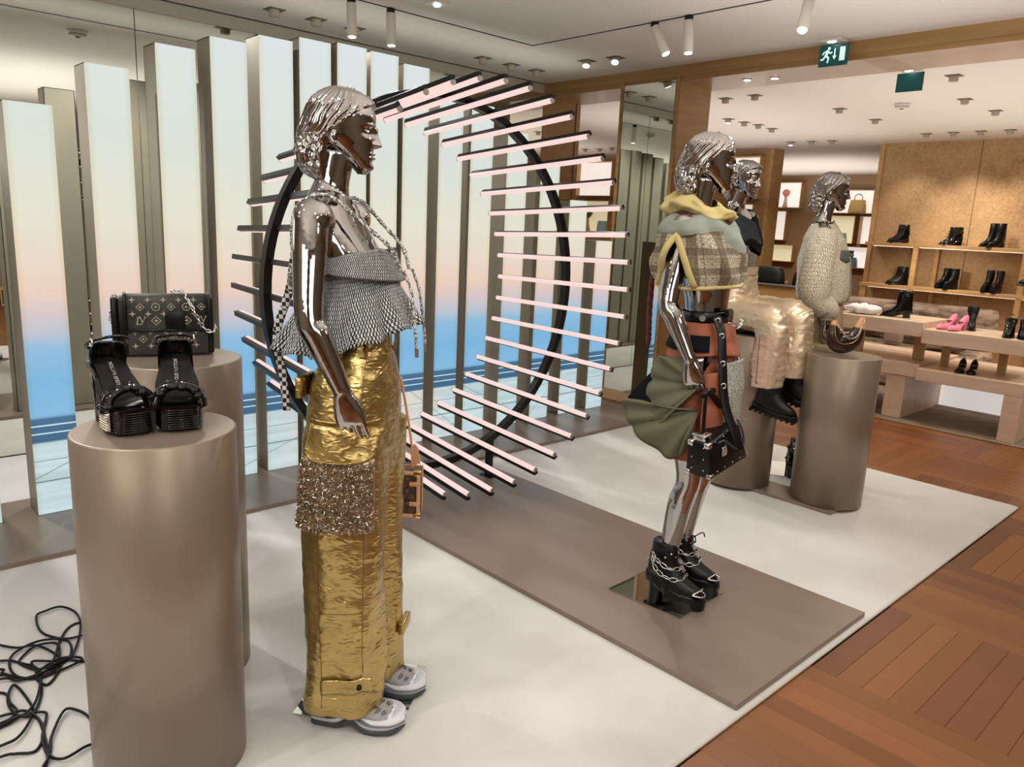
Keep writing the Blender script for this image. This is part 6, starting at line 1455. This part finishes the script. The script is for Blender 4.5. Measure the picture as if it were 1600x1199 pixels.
# ------------------------------------------------------------------ light fixtures
def lights():
    rowlab = ['left', 'middle', 'right']
    for i, x in enumerate((2.435, 2.733, 3.03)): downlight(x, 4.97, '%s downlight of the trio above the left light columns' % rowlab[i])
    for i, x in enumerate((4.193, 4.50, 4.793)): downlight(x, 4.96, '%s downlight of the trio above the ring' % rowlab[i])
    downlight(4.745, 4.348, 'lit downlight left of the pillar, the left one of two', True, (-.35, -.2)); downlight(4.783, 4.087, 'lit downlight left of the pillar, the right one of two', True, (-.5, -.3))
    for i, (x, y) in enumerate(((6.813, 4.39), (6.796, 4.064), (8.034, 5.117), (8.348, 5.097), (8.615, 5.068), (6.853, 2.661), (6.775, 2.34), (7.916, 2.611), (8.722, 2.587), (7.916, 3.764), (8.804, 3.77), (8.995, 5.102), (10.386, 5.576), (10.421, 5.294), (10.455, 5.022), (10.203, 3.732), (10.206, 3.435), (10.211, 3.145), (10.225, 2.851), (10.03, 9.11), (10.1, 8.85), (10.05, 8.54))):
        places = ['nearest the pillar in the back room', 'second from the pillar in the back room', 'first of the three behind the front silver head', 'second of the three behind the front silver head', 'third of the three behind the front silver head', 'beside the dark green sign', 'nearest the beam at upper right', 'below the nearest one at upper right',
          'right of the smoke detector, lower of its pair', 'left of the smoke detector, upper of two', 'left of the smoke detector, lower of two', 'over the low shop counter', 'lit one above the mirror gap, leftmost', 'middle one of three above the mirror gap', 'rightmost of three above the mirror gap',
          'leftmost of four over the boot shelf', 'second of four over the boot shelf', 'third of four over the boot shelf', 'rightmost of four over the boot shelf', 'left of three seen through the ring tubes', 'middle of three seen through the ring tubes', 'right of three seen through the ring tubes'][i]
        downlight(x, y, 'square downlight ' + places, i in (12, 2))
    for x, y, n in ((5.50, 3.37, 'left'), (5.55, 3.17, 'right')):
        t = thing('beam_spotlight', '%s round lit spotlight in the oak beam underside' % n, 'ceiling light', (x, y, 2.70)); mb = MB(); mb.tube([(0, 0, -.0005), (0, 0, -.006)], .035, 24); mb.go('rim', 'white_metal', t); mb = MB(); mb.tube([(0, 0, -.0062), (0, 0, -.009)], .024, 24); mb.go('lens', 'lens', t)
    tr = MB(); tr.box(-2.9, 4.317, ZC - .004, 4.127, 4.327, ZC + .001); tr.box(4.117, -3.4, ZC - .004, 4.127, 4.327, ZC + .001); o = tr.go('lighting_track', 'black'); tag(o, 'thin black lighting track turning a corner in the ceiling', 'track')
    track_spot(2.609, 4.322, (0, -.05), 'white track spotlight at the top edge above the silver head, left one'); track_spot(2.89, 4.322, (0, -.06), 'white track spotlight hanging right of the one at the top edge')
    track_spot(4.122, 3.22, (.10, -.55), 'leaning track spotlight left of two above the ring right side'); track_spot(4.122, 2.965, (-.05, -.12), 'straight track spotlight right of two above the ring right side')
    track_spot(4.122, 2.20, (-.6, -.2), 'long track spotlight at the top edge near the exit sign', .22)
    for x, y in ((.9, 4.322), (.4, 4.322)): track_spot(x, y, (.1, -.4), 'track spotlight over the left columns, only seen reflected, %s one' % ('right' if x > .6 else 'left'))
    for lb, x, y in (('round smoke detector on the back room ceiling', 7.9, 3.15), ('smoke detector on the front ceiling above the left columns', 1.75, 3.9)):
        t = thing('smoke_detector', lb, 'smoke detector', (x, y, ZC)); mb = MB(); mb.lathe([(.05, -.045), (.06, -.03), (.07, -.012), (.07, -.0005)], 28); mb.go('housing', 'white_metal', t, True); mb = MB(); mb.lathe([(.061, -.034), (.061, -.028)], 20); mb.lathe([(.014, -.052), (.02, -.045)], 14); mb.go('grille', 'dark_recess', t)
    for x, y, lb, em in ((3.005, 4.0, 'small square emergency light in the ceiling at top centre', 6),):
        t = thing('emergency_light', lb, 'ceiling light', (x, y, ZC)); mb = MB(); mb.bbox(-.06, -.06, -.008, .06, .06, -.0005, .003); mb.go('plate', 'white_metal', t); mb = MB(); mb.ball((0, 0, -.012), .022, .022, .01, 14); mb.go('lens', mat('cool_lens', (1, 1, 1), .3, emit=(.75, .9, 1), es=7), t, True)
    # exit signs
    G_ = mat('sign_green', (.0, .045, .042), .4, emit=(0, .10, .09), es=.2); Wt = mat('sign_white', (.7, .9, .85), .5, emit=(.7, .9, .88), es=.35)
    def sign(x, y, rz, lb, front):
        t = thing('exit_sign', lb, 'exit sign', (x, y, ZC), rz)
        mb = MB(); mb.bbox(-.075, -.07, -.02, .045, .07, -.0005, .004); mb.go('ceiling_mount', 'white_metal', t)
        mb = MB(); mb.ball((-.045, 0, -.022), .020, .03, .006, 12); mb.go('lamp', mat('sign_lamp', (1, 1, 1), .3, emit=(.7, .9, 1.), es=8), t, True)
        mb = MB(); mb.bbox(-.004, -.098, -.165, .004, .098, -.03, .002); p = mb.go('panel', G_, t)
        if front:
            q = MB(); X = -.0055
            def poly(pts): q.add([(X, -a, b_) for a, b_ in pts] + [(X + .001, -a, b_) for a, b_ in pts], [tuple(range(len(pts))), tuple(range(2 * len(pts) - 1, len(pts) - 1, -1))])
            poly([(.042, -.135), (.078, -.135), (.078, -.05), (.042, -.05)])                      # door
            poly([(.004, -.055), (.012, -.055), (.012, -.105), (.004, -.105)]); poly([(-.006, -.1), (.022, -.1), (.008, -.125)])   # arrow
            def st(a, b_, w_):
                a, b_ = Vector((*a, 0)), Vector((*b_, 0)); d = (b_ - a).normalized(); n = Vector((-d.y, d.x, 0)) * w_; poly([(a + n)[:2], (b_ + n)[:2], (b_ - n)[:2], (a - n)[:2]])
            poly([(-.032 + .009 * math.cos(k * PI / 5), -.052 + .009 * math.sin(k * PI / 5)) for k in range(10)])
            for a, b_, w_ in (((-.038, -.062), (-.052, -.098), .009), ((-.05, -.096), (-.030, -.112), .006), ((-.030, -.112), (-.036, -.142), .005), ((-.052, -.098), (-.070, -.120), .006), ((-.070, -.120), (-.086, -.118), .005), ((-.040, -.068), (-.020, -.085), .004), ((-.02, -.085), (-.010, -.075), .004), ((-.044, -.068), (-.066, -.074), .004), ((-.066, -.074), (-.074, -.09), .004)): st(a, b_, w_)
            q.go('running_man_print', Wt, p)
    sign(5.18, 2.55, 0, 'lit green exit sign with running man under the ceiling before the oak beam', True)
    sign(6.35, 2.50, 0, 'dark back of a green exit sign hanging behind the oak beam', False)
    # working light
    # key spots near the track and the trio downlights, others without a fixture
    spots = [((.5, 5.15, 2.78), (.6, 4.3, .9), 130, 110), ((1.7, 5.15, 2.78), (1.7, 4.3, .9), 90, 110), ((2.9, 5.15, 2.78), (2.9, 4.3, .9), 90, 110), ((4.5, 5.15, 2.78), (4.4, 4.3, .9), 90, 110), ((1.9, 4.32, 2.72), (1.1, 2.6, 0), 34, 95), ((2.89, 4.32, 2.6), (1.5, 2.2, .4), 40, 70), ((2.60, 4.32, 2.6), (2.3, 2.2, .3), 30, 70), ((4.12, 3.2, 2.6), (2.9, 1.8, .6), 40, 60), ((4.12, 2.95, 2.6), (3.9, 2.2, .3), 36, 75), ((4.12, 2.2, 2.6), (2.6, 1.7, .8), 34, 60),
        ((4.12, .6, 2.7), (4.3, 1.9, .6), 30, 60), ((4.12, 1.2, 2.7), (1.3, 1.8, .9), 60, 45), ((4.12, -.8, 2.7), (2.4, 1.4, .4), 30, 60), ((.4, -.6, 2.75), (1.1, 1.9, .8), 60, 60), ((-.6, 1.8, 2.75), (.9, 1.9, .6), 50, 75), ((.2, 2.6, 2.75), (.3, 2.7, 0), 24, 110), ((1.6, .2, 2.75), (2.6, 1.8, .8), 40, 60),
        ((4.75, 4.3, 2.72), (4.1, 2.9, 0), 24, 90), ((2.4, -1.8, 2.75), (2.6, .2, 0), 40, 120), ((-1.5, 3.0, 2.75), (-.6, 2.8, 0), 40, 120)]
    for i, (l, tg, pw, sz) in enumerate(spots): lamp('spot_lamp', l, tg, pw, sz, .75, (1, .965, .925), .05)
    area('shelf_strip_light', (10.80, 1.8, 1.452), (10.90, 1.8, 1.0), 16, .05, 5.2, (1, .84, .62)); area('shelf_strip_light', (10.80, 1.8, .902), (10.90, 1.8, .4), 16, .05, 5.2, (1, .80, .48))
    for i, (l, tg, pw, sz) in enumerate([((6.8, 2.5, 2.72), (6.8, 1.6, 0), 60, 120), ((7.9, 3.7, 2.72), (7.9, 3.7, 0), 60, 130), ((8.4, 5.1, 2.72), (8.8, 5.4, 0), 55, 130), ((10.3, 4.05, 2.72), (11.0, 4.05, 1.6), 34, 75), ((10.3, 3.4, 2.72), (11.0, 3.4, 1.6), 34, 75), ((10.3, 2.8, 2.72), (11, 2.8, 1.6), 34, 75), ((10.0, 3.3, 2.6), (11.0, 3.2, 1.0), 50, 90), ((10.1, 3.6, 1.4), (11.0, 3.5, .6), 14, 120), ((6.2, 1.6, 2.7), (7.1, 2.2, .8), 50, 70), ((3.6, 1.2, 2.72), (4.25, 2.2, 1.1), 36, 50), ((10.4, 5.3, 2.72), (10.4, 5.3, 0), 30, 120),
        ((9., 8.8, 2.72), (9.2, 8.8, 0), 60, 130), ((14., 7.5, 2.72), (14.4, 7.5, 0), 90, 140), ((6.9, .3, 2.72), (6.9, .3, 0), 60, 130), ((9., 1.0, 2.72), (9., 1.0, 0), 50, 130), ((5.52, 3.3, 2.68), (5.6, 3.0, 0), 14, 90)]): lamp('spot_lamp', l, tg, pw, sz, .75, (1, .88, .74), .05)
lights()
